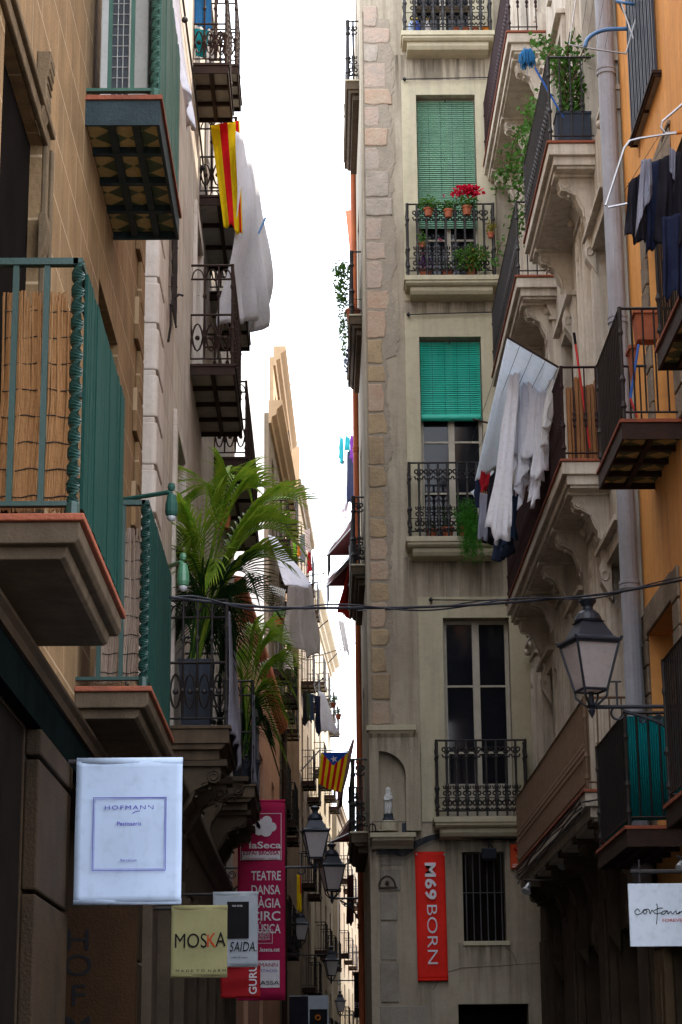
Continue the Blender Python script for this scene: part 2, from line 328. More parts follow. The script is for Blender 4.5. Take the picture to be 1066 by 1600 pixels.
def slab_iron(F,b,u0,u1,z,w,nu,nw,frame_m,tile_m,lip=None,label=None,t=.13):
    m=M(); m.cm=1; m.fbox(F,u0+.01,u1-.01,z-t+.055,z-.03,0,w-.01); m.cm=2; m.fbox(F,u0-.015,u1+.015,z-.028,z,0,w+.015); m.cm=0
    m.fbox(F,u0,u0+.02,z-t,z-.03,0,w); m.fbox(F,u1-.02,u1,z-t,z-.03,0,w); m.fbox(F,u0+.02,u1-.02,z-t,z-.03,w-.02,w)
    for i in range(1,nu): uu=u0+(u1-u0)*i/nu; m.fbox(F,uu-.022,uu+.022,z-t+.01,z-t+.054,0,w-.02)
    for j in range(1,nw): ww=w*j/nw; m.fbox(F,u0+.02,u1-.02,z-t+.013,z-t+.0545,ww-.022,ww+.022)
    
    return m.build('balcony',[frame_m,tile_m,lip or terral],b,label)
def twist(m,c,z0,z1,a=.026,b=.010,pitch=.14):
    n=int((z1-z0)/.012); vs=[]
    for i in range(n+1):
        z=z0+(z1-z0)*i/n; an=2*math.pi*(z-z0)/pitch
        for sx,sy in ((a,b),(-a,b),(-a,-b),(a,-b)):
            vs.append((c[0]+sx*math.cos(an)-sy*math.sin(an),c[1]+sx*math.sin(an)+sy*math.cos(an),z))
    m.add(vs,[(i*4+k,i*4+(k+1)%4,i*4+4+(k+1)%4,i*4+4+k) for i in range(n) for k in range(4)])
def circ(m,c,ax,ay,rx,ry,r,n=14,seg=4,a0=0,a1=2*math.pi):
    full=abs(a1-a0-2*math.pi)<.01; k=n if full else n+1
    m.tube([c+ax*(rx*math.cos(a0+(a1-a0)*i/n))+ay*(ry*math.sin(a0+(a1-a0)*i/n)) for i in range(k)],r,seg,closed=full)
ZV=Vector((0,0,1))
def rail_side(m,A,B,z,h,style,sp,seg=6):
    """A,B: ground points of one side; posts at ends are added by the caller"""
    A=Vector(A); B=Vector(B); d=B-A; L=d.length; d.normalize(); n=max(1,round(L/sp)); P=lambda s,zz: Vector((A.x+d.x*s,A.y+d.y*s,zz))
    for zz,r in ((z+h,.014),(z+.07,.010)): 
        m.tube([P(0,zz),P(L,zz)],r,4)
    if style in('loops',): m.tube([P(0,z+h*.5),P(L,z+h*.5)],.013,4); m.tube([P(0,z+h*.86),P(L,z+h*.86)],.012,4)
    for i in range(1,n):
        s=L*i/n; c=P(s,z)
        if style=='plain': m.tube([P(s,z+.07),P(s,z+h)],.008,4)
        elif style=='bulge':
            m.lathe(c,[(.008,.0),(.008,h*.34),(.019,h*.36),(.013,h*.40),(.024,h*.43),(.013,h*.46),(.019,h*.5),(.008,h*.52),(.008,h)],seg)
        elif style=='collar':
            m.lathe(c,[(.008,0),(.014,h*.06),(.008,h*.1),(.008,h*.44),(.017,h*.47),(.008,h*.5),(.008,h*.9),(.014,h*.94),(.008,h)],seg)
        elif style=='loops':
            m.lathe(c,[(.011,h*.5),(.011,h*.66),(.024,h*.69),(.011,h*.72),(.011,h)],seg)
        elif style=='ornate':
            m.lathe(c,[(.015,0),(.015,h*.07),(.028,h*.1),(.016,h*.13),(.034,h*.22),(.016,h*.3),(.026,h*.36),(.034,h*.39),(.018,h*.42),(.015,h*.46),(.018,h*.74),(.028,h*.78),(.016,h*.81),(.026,h*.88),(.016,h*.93),(.016,h)],seg)
            for sg in (-1,1):
                circ(m,c+d*(sg*.036)+ZV*(h*.17),d,ZV,.024,.032,.012,8)
                circ(m,c+d*(sg*.030)+ZV*(h*.30),d,ZV,.022,.026,.011,8)
                circ(m,c+d*(sg*.036)+ZV*(h*.88),d,ZV,.024,.028,.011,8)
                m.tube([c+d*(sg*.012)+ZV*(h*.79),c+d*(sg*.045)+ZV*(h*.775),c+d*(sg*.060)+ZV*(h*.815)],.012,4)
                m.tube([c+d*(sg*.012)+ZV*(h*.10),c+d*(sg*.05)+ZV*(h*.075),c+d*(sg*.066)+ZV*(h*.105)],.012,4)
                m.tube([c+d*(sg*.014)+ZV*(h*.37),c+d*(sg*.045)+ZV*(h*.36),c+d*(sg*.054)+ZV*(h*.40)],.011,4)
                m.ball(c+d*(sg*.02)+ZV*(h*.84),.018,5,4)
    if style=='ornate': m.tube([P(0,z+h*.24),P(L,z+h*.24)],.006,4)
    if style=='loops':
        q=L/n
        for i in range(n):
            cc=P(q*(i+.5),z+h*.5)
            circ(m,cc,d,-ZV,q*.5,h*.36,.010,10,4,0,math.pi)
            circ(m,P(q*(i+.5),z+h*.07),d,ZV,q*.5,h*.34,.010,10,4,0,math.pi)
            circ(m,P(q*(i+.5),z+h*.86),d,ZV,q*.42,h*.1,.008,8,4,0,math.pi)
            m.ball(P(q*(i+.5),z+h*.27),.028,6,4)
        for i in range(1,n): m.ball(P(q*i,z+h*.28),.026,6,4); m.tube([P(q*i,z+.07),P(q*i,z+h*.5)],.009,4)
def railing(F,b,u0,u1,z,w,h=1.0,style='collar',sp=.12,mat=None,post='lathe',inset=.03,near=True,far=True,label=None,postr=1):
    m=M(); mat=mat or iron; w_=w-inset; a=u0+inset; c=u1-inset; g=lambda u,ww:F.p(u,0,ww)
    rail_side(m,g(a,w_),g(c,w_),z,h,style,sp)
    if near: rail_side(m,g(a,0),g(a,w_),z,h,style,sp)
    if far: rail_side(m,g(c,0),g(c,w_),z,h,style,sp)
    for u in (a,c):
        p=F.p(u,z,w_)
        if post=='twist': twist(m,(p.x,p.y),z,z+h)
        else: 
            k=postr; m.lathe(p,[(.016*k,0),(.016*k,h*.1),(.026*k,h*.12),(.014*k,h*.17),(.018*k,h*.33),(.028*k,h*.36),(.014*k,h*.4),(.014*k,h*.75),(.024*k,h*.78),(.015*k,h*.82),(.018*k,h*.97),(.018*k,h+.012)],8)
    return m.build('railing',mat,b,label)
def near_face(F,pw,po,y):
    u,z=F.at(pw,y,0); w,_=F.out(po,y,u); return u,z,w
def console(F,b,u,z,w,h,th=.16,mat=None):
    """scroll bracket under a balcony"""
    pl=[(0,z),(w,z),(w,z-.05),(w-.03,z-.06),(w-.02,z-.11),(w-.07,z-.17),(w*.62,z-.2),(w*.5,z-.26),(w*.42,z-.36),(w*.3,z-.45),(.10,z-.52),(.085,z-.62*h),(.12,z-.72*h),(.11,z-.84*h),(.05,z-.93*h),(0,z-h)]
    m=M(); m.prof(F,u-th/2,u+th/2,pl); m.fbox(F,u-th/2-.05,u+th/2+.05,z-.05,z+.01,0,w+.03)
    c=F.p(u,z-.12,w-.06)
    for q in (-1,1):
        for rr in (.055,.03): circ(m,F.p(u+q*(th/2+.006),z-.14,w-.09),F.n,ZV,rr,rr,.010,10)
        m.tube([F.p(u+q*(th/2+.004),z-.2,w*.72),F.p(u+q*(th/2+.006),z-.26,w*.46),F.p(u+q*(th/2+.006),z-.4,w*.3),F.p(u+q*(th/2+.006),z-.5,.12)],.012,4)
        circ(m,F.p(u+q*(th/2+.006),z-.78*h,.07),F.n,ZV,.035,.05,.010,10)
    for k in range(4): m.tube([F.p(u-th*.3,z-.1-k*.07,w-.03-k*.07*k*.35),F.p(u+th*.3,z-.1-k*.07,w-.03-k*.07*k*.35)],.016,5)
    return m.build('console',mat or rstone,b,bevel=.004)
# ---------------- cloth
def cloth(name,mat,P0,P1,drop,amp=.03,nf=4,narrow=0,jag=.03,ph=0,drop2=None,top_sag=0,parent=None,nu=36,nv=22,skew=Vector((0,0,0)),solid=.004,m=None,cut=None,**k):
    P0=Vector(P0); P1=Vector(P1); d=(P1-P0); n=d.cross(ZV); n.z=0; n.normalize(); drop2=drop if drop2 is None else drop2
    r=random.Random(int(ph*1000)+17); f1,f2,f3=r.uniform(0,6),r.uniform(0,6),r.uniform(0,6)
    def fn(s,t):
        ss=.5+(s-.5)*(1-narrow*math.sin(min(t,1)*math.pi*.5))
        D=drop+(drop2-drop)*s
        D*=1+jag*math.sin(7*s+f1)+jag*.6*math.sin(17*s+f2)
        if cut: D*=cut(s)
        P=P0+d*ss-ZV*(D*t+top_sag*math.sin(math.pi*s)*(1-t)+top_sag*.35*abs(math.sin(nf*math.pi*s))*(1-t))
        a=amp*(.25+.75*t)
        P+=n*(a*math.sin(nf*2*math.pi*s+f1+t*1.3)+a*.5*math.sin(nf*4.6*math.pi*s+f2-t)+.4*a*math.sin(9*t+f3+3*s))+skew*t
        return P
    mm=m or M(); mm.sheet(fn,nu,nv)
    if m: return m
    return mm.build(name,mat,parent,smooth=True,solid=solid,recalc=False,**k)
def garment(name,mat,P0,P1,drop,label,group=None,ph=0,sleeves=True,cat='shirt',peg=True):
    """a shirt pegged by its hem: body panel with two sleeves"""
    P0=Vector(P0); P1=Vector(P1); m=M(); d=P1-P0; L=d.length; dn=d.normalized(); n=dn.cross(ZV)
    cloth('',None,P0,P1,drop,.035,2.5,.25,.05,ph,m=m,cut=lambda s:1-.12*math.exp(-((s-.5)/.12)**2))
    if sleeves:
        for sg,e in ((-1,.14),(1,.86)):
            a=P0+d*e-ZV*drop*.92+n*.02; 
            cloth('',None,a-dn*.07,a+dn*.07,drop*.5,.02,1,.3,.08,ph+sg,m=m,nu=10,nv=10,skew=dn*sg*.06)
            cloth('',None,a-dn*.07+n*.03,a+dn*.07+n*.03,drop*.46,.02,1,.3,.08,ph+sg*2,m=m,nu=10,nv=10,skew=dn*sg*.05)
    cloth('',None,P0+n*.03,P1+n*.03,drop*.97,.03,3,.22,.05,ph+3,m=m)
    o=m.build(name,mat,None,label,cat,group,smooth=True,solid=.003,recalc=False)
    if peg:
        q=M()
        for e in (.08,.5,.92): p=P0+d*e; q.box(p.x-.006,p.x+.006,p.y-.006,p.y+.006,p.z-.03,p.z+.035)
        q.build('clothes_peg',wood,o)
    return o
# ---------------- foliage
def leaf(m,p,d,up,L,W):
    d=d.normalized(); s=d.cross(up); s=s.normalized() if s.length>1e-4 else d.orthogonal().normalized(); nrm=s.cross(d)
    m.add([p,p+d*L*.45+s*W*.5-nrm*W*.12,p+d*L,p+d*L*.45-s*W*.5-nrm*W*.12,p+d*L*.45+nrm*W*.05],[(0,1,4),(1,2,4),(2,3,4),(3,0,4)])
def rvec(r): 
    v=Vector((r.gauss(0,1),r.gauss(0,1),r.gauss(0,1))); return v.normalized()
def bush(m,c,rx,ry,rz,n,L,W,r,droop=0):
    for i in range(n):
        v=rvec(r)*(r.random()**.5); p=Vector(c)+Vector((v.x*rx,v.y*ry,v.z*rz)); d=(v+rvec(r)*.8); d.z-=droop
        leaf(m,p,d,rvec(r),L*r.uniform(.6,1.2),W*r.uniform(.7,1.2))
def vine(m,ms,pts,dens,L,W,spread,r):
    ms.tube(pts,.006,4)
    for a,b in zip(pts,pts[1:]):
        a=Vector(a);b=Vector(b); k=max(2,int((b-a).length*dens))
        for i in range(k):
            p=a.lerp(b,r.random())+rvec(r)*spread*r.random(); d=rvec(r)+Vector((0,0,-.5)); leaf(m,p,d,rvec(r),L*r.uniform(.6,1.2),W*r.uniform(.7,1.2))
def pot(name,P,rt,h,label,group,mat=None,leaves=0,lm=None,flowers=None,sx=.1,sz=.12,L=.05,W=.035,parent=None,seed=1,droop=0):
    """flower pot standing at P; soil, foliage and flowers as parts"""
    P=Vector(P); t=thing(name,P,label,'potted plant',group); m=M()
    m.lathe(P,[(rt*.68,0),(rt*.95,h*.78),(rt*1.1,h*.79),(rt*1.1,h),(rt*.95,h),(rt*.9,h*.9),(.001,h*.88)],12)
    m.build('pot',mat or terra,t); r=random.Random(seed)
    if leaves:
        m=M(); bush(m,P+Vector((0,0,h+sz*.8)),sx,sx,sz,leaves,L,W,r,droop)
        for i in range(5): v=rvec(r); m.tube([P+Vector((0,0,h*.85)),P+Vector((v.x*sx*.7,v.y*sx*.7,h+sz))],.004,4)
        m.build('foliage',lm or leafg,t,recalc=False)
    if flowers:
        fm,pts,fr=flowers; m=M()
        for q in pts:
            q=Vector(q); m2=bush(m,q,fr*.8,fr*.8,fr*.7,34,fr*.75,fr*.7,r)
        m.build('flower',fm,t,recalc=False)
    return t
# ---------------- text
def text(body,size,mat,P,du,dv,parent,name='lettering',align='CENTER',sx=1.0,bold=0,depth=.002,label=None,space=1.0,shear=0):
    cu=bpy.data.curves.new('t','FONT'); cu.body=body; cu.size=size; cu.align_x=align; cu.align_y='CENTER'; cu.offset=bold; cu.extrude=depth; cu.space_character=space; cu.shear=shear; cu.resolution_u=4
    ob=bpy.data.objects.new('t',cu); C.objects.link(ob); bpy.context.view_layer.update()
    me=bpy.data.meshes.new_from_object(ob.evaluated_get(bpy.context.evaluated_depsgraph_get()))
    bpy.data.objects.remove(ob); bpy.data.curves.remove(cu)
    du=Vector(du).normalized(); dv=Vector(dv).normalized(); nn_=du.cross(dv); P=Vector(P); m=M()
    m.add([P+du*(v.co.x*sx)+dv*v.co.y+nn_*v.co.z for v in me.vertices],[tuple(p.vertices) for p in me.polygons]); bpy.data.meshes.remove(me)
    return m.build(name,mat,parent,label,recalc=False)
# ================= SETTING
XL,XR,YM,XM=-1.38,2.98,29.0,.66
m=M(); m.quad((-60,-40,0),(60,-30,0),(60,240,0),(-60,240,0)); m.build('ground',asph,None,kind='structure')
FA=Fr(XL,0,0,1,1,0); FR=Fr(XR,0,0,1,-1,0); FM=Fr(0,YM,1,0,0,-1); FS=Fr(XM,0,0,1,-1,0)
def bld(loc,label,cat='building'): return thing('building',loc,label,cat)
bK=bld((0,-20,0),'building closing the street behind the viewer') if False else None
# ================= A: brown ashlar building, left foreground
bA=bld((XL,9,0),'brown ashlar stone building nearest on the left, with green painted balconies','building')
uA=FA.at(215,700)[0]
a1=FA.at(125,803,.42); a1f=FA.at(190,962,.42)
a2=near_face(FA,117,232,1073); a2f=FA.at(267,1162,a2[2])
a3=near_face(FA,134,250,150); a3f=FA.at(280,362,a3[2])
zf=a1[1]; zt=zf-.30
H=[(a1[0]+.3,9.75,zf+.02,zf+2.35),(12.45,13.7,a2[1]+.02,a2[1]+2.75),(12.2,13.2,a3[1]+.02,a3[1]+2.5),
   (7.2,9.75,.3,zt-.3),(11.1,13.75,.3,zt-.3),(15.0,15.6,.3,zt-.3)]
ZA=FA.at(125,1178)[1]-.1
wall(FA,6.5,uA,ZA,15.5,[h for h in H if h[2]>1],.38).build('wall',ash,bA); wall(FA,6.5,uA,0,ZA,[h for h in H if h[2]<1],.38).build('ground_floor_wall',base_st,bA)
for i,h in enumerate(H):
    o=hole_dark(FA,bA,*h,.38,name='opening')
    if i in (0,3):
        m=M(); q=.06 if i==0 else .004; m.fbox(FA,h[0]+.01,h[1]-.004,h[2]+.01,h[3]-.004,-.37,-q); m.build('dark_infill',dark,bA)  # black infill stands in for the shade inside these openings
m=M()   # moulded stone surround of the near door
h=H[0]
m.fbox(FA,h[1],h[1]+.18,zf,h[3],0,.03); m.fbox(FA,h[1]+.05,h[1]+.10,zf,h[3],.03,.05)
m.fbox(FA,h[0]-.2,h[1]+.10,h[3],h[3]+.08,.0,.028); m.fbox(FA,h[0]-.3,h[1]+.12,h[3]+.08,h[3]+.12,0,.05)
m.build('door_surround',brown,bA,bevel=.008)
m=M(); uu,zz=FA.at(60,150); m.prof(FA,uu-.09,uu+.09,[(0,zz+.2),(.07,zz+.2),(.065,zz+.12),(.05,zz+.05),(.055,zz-.05),(.03,zz-.14),(0,zz-.18)])
for k in range(6): m.tube([FA.p(uu-.08,zz+.15-k*.04,.065-k*.004),FA.p(uu+.08,zz+.15-k*.04,.065-k*.004)],.008,4)
m.build('carved_bracket',brown,bA,bevel=.006)
m=M(); uu,zz=FA.at(62,375); m.prof(FA,uu-.07,uu+.07,[(0,zz+.12),(.04,zz+.12),(.05,zz+.04),(.035,zz-.06),(.015,zz-.12),(0,zz-.15)]); m.build('carved_bracket',brown,bA,bevel=.006)
# edge toothing stones at the far corner
m=M(); zz=3.4; k=0
while zz<15:
    hh=.36; m=M(); m.fbox(FA,uA-.05-(.22 if k%2 else .42),uA+.03,zz+.01,zz+hh-.012,0,.035); zz+=hh; k+=1; m.build('corner_stone',ash,bA,bevel=.006)
# fascia and shop pilasters
zz=FA.at(125,1178)[1]
m=M(); m.fbox(FA,6.5,12.6,zz-.02,zz+.03,0,.09); m.prof(FA,6.5,12.6,[(0,zz+.03),(.09,zz+.03),(.11,zz+.05),(.11,zz+.07),(.06,zz+.10),(0,zz+.10)])
m.build('cornice',base_st,bA)
m=M(); m.fbox(FA,6.5,12.55,zz-.22,zz-.02,0.01,.07); m.build('shop_fascia',pm('fascia_paint',(.004,.006,.006),None,4,rough=.8,bump=.1,spec=0),bA)
m=M()
for a,b in ((6.52,7.18),(9.78,11.08),(13.78,14.9),(15.65,uA)):
    m=M()
    for z0 in [i*.62 for i in range(int((zz-.22)/.62)+1)]:
        z1=min(z0+.61,zz-.225)
        m.fbox(FA,a+.02,b-.02,z0+.01,z1,.0,.07+.008*((int(z0*10))%3))
    m.build('pilaster',base_st,bA,bevel=.01)
# brown board with vertical letters in the door recess
u_=13.7
m=M(); P0=PY(84,1420,u_);P1=PY(160,1700,u_); m.box(P0.x,P1.x+.2,u_-.03,u_+.03,P1.z-.6,P0.z); 
brd=m.build('sign_board',pm('ochre_board',(.035,.015,.004),(.022,.01,.003),3,rough=.5),None,'dark ochre board in the shop doorway with vertical black letters','sign')
for ch,y in (('H',1470),('O',1510),('F',1557),('M',1607),('A',1655),('N',1705)): text(ch,.19,ink_b,PY(122,y,u_-.036),(1,0,0),(0,0,1),brd,sx=1.25)
# balconies A
terr=terral
def green_balcony(F,b,u0,u1,z,w,h,seedlab,stone=True,reedm=reed,board_to=None,bars=2,reed_on=True,top=None,rl='green railing with twisted posts'):
    if stone:
        m=M(); m.cm=1; m.fbox(F,u0-.02,u1+.02,z-.03,z,0,w+.02); m.cm=0
        m.prof(F,u0,u1,[(0,z-.032),(w,z-.032),(w,z-.10),(w-.02,z-.12),(0,z-.12)])
        m.prof(F,u0+.045,u1-.045,[(0,z-.12),(w-.05,z-.12),(w-.06,z-.165),(w-.08,z-.175),(0,z-.175)])
        sl_=m.build('balcony',[dkstone if False else pm('shaded_weathered_slab',(.115,.085,.056),(.07,.052,.034),4,stain=(.05,.038,.026),streak=(.055,.04,.028)),terr],b,bevel=.006)
    else:
        sl_=slab_iron(F,b,u0,u1,z,w,4,3,pm('green_black_iron',(.03,.05,.055),(.02,.03,.035),6,rough=.5),tile_y,terr,t=.19)
    m=M(); i=.035; wo=w-i
    for zz,r in ((z+h,.024),(z+.05,.016)):
        m.fbox(F,u0+i-.02,u0+i+.02,zz-r*.6,zz+r*.6,0,wo); m.fbox(F,u0+i-.02,u1-i,zz-r*.6+.001,zz+r*.6-.001,wo-.02,wo+.02); m.fbox(F,u1-i-.02,u1-i+.02,zz-r*.6,zz+r*.6,0,wo)
    for k in range(1,bars+1):
        for uu in (u0+i,u1-i): m.fbox(F,uu-.012,uu+.012,z+.05,z+h,wo*k/(bars+1)-.012,wo*k/(bars+1)+.012)
    nb=max(3,int((u1-u0)/.35))
    for k in range(1,nb): uu=u0+i+(u1-u0-2*i)*k/nb; m.fbox(F,uu-.01,uu+.01,z+.05,z+h,wo-.012,wo+.008)
    for uu in (u0+i,u1-i): p=F.p(uu,0,wo); twist(m,(p.x,p.y),z+.05,z+h); m.lathe(F.p(uu,z,wo),[(.03,0),(.03,.05),(.022,.06)],8)
    rr=m.build('railing',gpaint if stone else gpaint2,sl_)
    return sl_
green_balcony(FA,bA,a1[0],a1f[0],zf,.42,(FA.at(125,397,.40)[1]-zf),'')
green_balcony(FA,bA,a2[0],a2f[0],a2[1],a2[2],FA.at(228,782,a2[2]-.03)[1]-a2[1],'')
green_balcony(FA,bA,a3[0],a3f[0],a3[1],a3[2],1.15,'',stone=False)
def screen_board(F,u0,u1,z0,z1,w,label,mat=gboard):
    m=M(); n=max(6,int((u1-u0)/.07)); r=random.Random(3)
    for i in range(n):
        a=u0+(u1-u0)*i/n; b=u0+(u1-u0)*(i+1)/n; d=r.uniform(0,.006); m.fbox(F,a+.0015,b-.0015,z0+r.uniform(0,.01),z1,w+d,w+.014+d)
    for zz in (z0+.12,z1-.14): m.fbox(F,u0,u1,zz-.015,zz+.015,w-.012,w-.001)
    return m.build('privacy_screen',mat,None,label,'screen')
screen_board(FA,a1[0]+.09,a1f[0]-.06,zf+.04,zf+(FA.at(125,397,.40)[1]-zf)-.03,.405,'dark green boarded screen on the long side of the large lower left balcony')
screen_board(FA,a2[0]+.08,a2f[0]-.06,a2[1]+.03,FA.at(228,782,a2[2]-.03)[1]-.03,a2[2]-.02,'dark green boarded screen on the small balcony behind the large one at left')
screen_board(FA,a3[0]+.08,a3f[0]-.05,a3[1]+.03,a3[1]+1.13,a3[2]-.02,'pale green boarded screen on the tiled underside balcony high at the left',gpaint2)
def reedscreen(F,u,w0,w1,z0,z1,label,mat,ue=None,n=70,seed=1):
    r=random.Random(seed); m=M()
    for i in range(n):
        ww=w0+(w1-w0)*i/n; ln=.05*math.sin(i*.35)*.3; t=z1-r.random()**2*.09; k=r.uniform(.003,.0055); du=.008*math.sin(ww*22)+r.uniform(-.004,.004); l=r.uniform(-.012,.012)
        m.tube([F.p(u+du,z0+r.random()*.03,ww+l-.02),F.p(u+du+l*.5,(z0+z1)/2,ww),F.p(u+du+l,t,ww+l)],k,5)
    o=m.build('reed_screen',mat,None,label,'screen')
    q=M()
    for j in range(8):
        zz=z0+(z1-z0)*(j+.6)/8.4
        q.tube([F.p(u+.008*math.sin((w0+(w1-w0)*i/12)*22)-.008,zz+.005*math.sin(i*1.3+j),w0+(w1-w0)*i/12) for i in range(13)],.0028,4)
    q.build('wire_tie',iron,o); return o
reedscreen(FA,a1[0]+.10,.075,.365,zf+.03,FA.at(100,418,.35)[1],'tall golden reed screen behind the green bars of the large left balcony',reed,n=90)
reedscreen(FA,a2[0]+.10,.12,a2[2]-.06,a2[1]+.03,FA.at(210,790,.35)[1],'weathered grey reed screen on the small green balcony behind the large one',reed_g,n=62,seed=4)
# air conditioner on top balcony
t=thing('air_conditioner',FA.p(a3[0]+.35,a3[1],.2),'white air conditioning unit with gridded dark coil standing on the high left balcony','air conditioner')
m=M(); q0=a3[0]+.28; z=a3[1]; wa,wb=.05,a3[2]-.10; zt3=z+1.05
m.fbox(FA,q0+.03,q0+.3,z+.05,zt3,wa,wb); m.fbox(FA,q0,q0+.03,z+.05,zt3,wa,wa+.07); m.fbox(FA,q0,q0+.03,z+.05,zt3,wb-.12,wb); m.fbox(FA,q0,q0+.03,z+.05,z+.12,wa+.07,wb-.12); m.fbox(FA,q0+.02,q0+.28,z,z+.05,wa+.03,wa+.08); m.fbox(FA,q0+.02,q0+.28,z,z+.05,wb-.1,wb-.05)
m.build('casing',whitep,t,bevel=.008)
m=M(); m.fbox(FA,q0+.015,q0+.028,z+.12,zt3,wa+.07,wb-.12)
m.build('coil',pm('coil_fins',(.10,.11,.125),(.07,.08,.09),4,stretch=(1,1,60),bump=.5),t)
m=M()
for k in range(1,14): m.bar(FA.p(q0+.008,z+.12+k*.072,wa+.07),FA.p(q0+.008,z+.12+k*.072,wb-.12),.003,4)
for k in range(1,3): ww=wa+.07+(wb-.19-wa)*k/3; m.bar(FA.p(q0+.008,z+.12,ww),FA.p(q0+.008,zt3,ww),.003,4)
m.build('wire_guard',whitep,t)
# ================= B: cream building
bB=bld((XL,24,0),'cream stucco building in the middle of the left row, with black iron balconies','building')
uB=33.0
bt=near_face(FA,302,357,99); btf=FA.at(364,216,bt[2]); bt2=FA.at(373,112,bt[2]); bt2f=FA.at(377,190,bt[2])
bf=FA.at(372,305,.45); bff=FA.at(382,393,.45)
bg2=FA.at(383,455,.45); bg2f=FA.at(391,514,.45)
bm_=near_face(FA,297,367,569); bmf=FA.at(379,668,bm_[2])
bl=FA.at(388,714,.45); blf=FA.at(404,878,.45)
bp=near_face(FA,262,358,1134)
bn=FA.at(398,1225,.58)
zl=3.0
HB=[(bp[0]+.35,bp[0]+1.5,bp[1]+.02,bp[1]+2.9),(bm_[0]+.5,bm_[0]+1.6,bm_[1]+.02,bm_[1]+1.9),(bt[0]+.3,bt[0]+1.3,bt[1]+.02,bt[1]+2.4),(bt[0]+2.7,bt[0]+3.7,bt[1]+.02,bt[1]+2.4),
    (bf[0]+.9,bf[0]+1.9,bf[1]+.02,bf[1]+2.4),(bl[0]+1,bl[0]+2.1,bl[1]+.02,bl[1]+2),(26.2,27.3,bn[1]+.1,bn[1]+2.6),(17,18.3,0.2,3.6),(20,22,.2,3.6),(24,26,.2,3.6)]
uq,zq=FA.at(268,410); HB.append((uq-.35,uq+.35,zq-.55,zq+.7))
wall(FA,uA,uB,0,16,HB,.3).build('wall',cream,bB)
for i,h in enumerate(HB):
    if i in(7,8,9): hole_dark(FA,bB,*h,.3,name='opening')
    else: window(FA,bB,*h,depth=.28,rows=4)
m=M()
for k in range(-3,7):
    uu=HB[-1][0]+.35+k*.07
    if abs(k)<5 and HB[-1][0]<uu<HB[-1][1]: m.bar(FA.p(uu,HB[-1][2],.03),FA.p(uu,HB[-1][3],.03),.008,4)
for k in range(4):
    z=HB[-1][2]+k*.4+.03
    m.bar(FA.p(HB[-1][0],z,.03),FA.p(HB[-1][1],z,.03),.008,4)
    for j in range(5): circ(m,FA.p(HB[-1][0]+.07+j*.14,z+.2,.03),FA.u,ZV,.06,.09,.006,10)
m.build('window_grille',iron,bB)
m=M(); zz=3.9      # rounded quoin pile at the near edge
while zz<12.5:
    pl=[(uA+.03,0),(uA+.03,.10),(uA+.035,.125),(uA+.06,.145),(uA+.62,.145),(uA+.66,.10),(uA+.66,0)]
    m.profz(FA,zz+.006,zz+.34,[(u,w) for u,w in pl]); m.fbox(FA,uA+.035,uA+.66,zz+.33,zz+.385,0,.125); zz+=.38
m.build('quoin',white_q,bB,bevel=.012)
for h in (HB[0],HB[1],HB[3]):
    m=M(); m.fbox(FA,h[0]-.16,h[0],h[2],h[3],0,.04); m.fbox(FA,h[1],h[1]+.16,h[2],h[3],0,.04); m.fbox(FA,h[0]-.16,h[1]+.16,h[3],h[3]+.16,0,.04); m.build('door_surround',white_q,bB,bevel=.006)
m=M(); uu,zz=FA.at(262,478); m.tube([FA.p(uu,zz-.35,.01),FA.p(uu,zz-.2,.03),FA.p(uu,zz,.03),FA.p(uu+.03,zz+.07,.05),FA.p(uu+.02,zz+.12,.10),FA.p(uu,zz+.1,.14)],.012,5); m.bar(FA.p(uu-.05,zz,.03),FA.p(uu+.05,zz-.02,.03),.01,4)
m.build('iron_hook',iron,bB)
def iron_balc(u0,u1,z,w,h,nu,nw,style='loops',sp=.14,mat=rust,tl=None):
    s=slab_iron(FA,bB,u0,u1,z,w,nu,nw,rust,tl or tile_g,rust,t=.12); railing(FA,s,u0,u1,z,w,h,style,sp,mat); return s
iron_balc(bt[0],btf[0],bt[1],bt[2],1.0,3,2); iron_balc(bt2[0]-.2,bt2f[0],bt2[1],bt[2],1.0,3,2)
iron_balc(bf[0],bff[0],bf[1],.45,1.0,3,2); iron_balc(bg2[0],bg2f[0],bg2[1],.45,1.1,3,2)
iron_balc(bm_[0],bmf[0],bm_[1],bm_[2],FA.at(365,427,bm_[2]-.03)[1]-bm_[1],4,2,'loops')
iron_balc(bl[0],blf[0],bl[1],.45,1.05,5,2)
up1=bp[0]+1.7
s=slab_stone(FA,bB,bp[0],up1,bp[1],bp[2],pm('shaded_weathered_slab',(.27,.21,.15)),t=.16); railing(FA,s,bp[0],up1,bp[1],bp[2],FA.at(357,952,bp[2]-.03)[1]-bp[1],'loops',.13)
s=slab_stone(FA,bB,bn[0],bn[0]+2.3,bn[1],.58,pm('shaded_weathered_slab',(.27,.21,.15)),t=.16); railing(FA,s,bn[0],bn[0]+2.3,bn[1],.58,FA.at(396,1072,.55)[1]-bn[1],'loops',.13)
for uu,zc,ww in ((bp[0]+.25,bp[1]-.3,.50),(bp[0]+1.4,bp[1]-.3,.5),(bn[0]-.6,bn[1]-.02,.5),(bn[0]+.3,bn[1]-.3,.5),(bn[0]+1.9,bn[1]-.3,.5)):
    console(FA,bB,uu,zc,ww,1.0,.2,dkstone)
m=M(); m.prof(FA,uA+.1,uB-.4,[(0,4.25),(.18,4.25),(.2,4.15),(.12,4.05),(.1,3.95),(0,3.9)]); m.fbox(FA,uA+.1,uB-.4,3.45,3.9,0,.09)
m.build('cornice',dkstone,bB,bevel=.01)
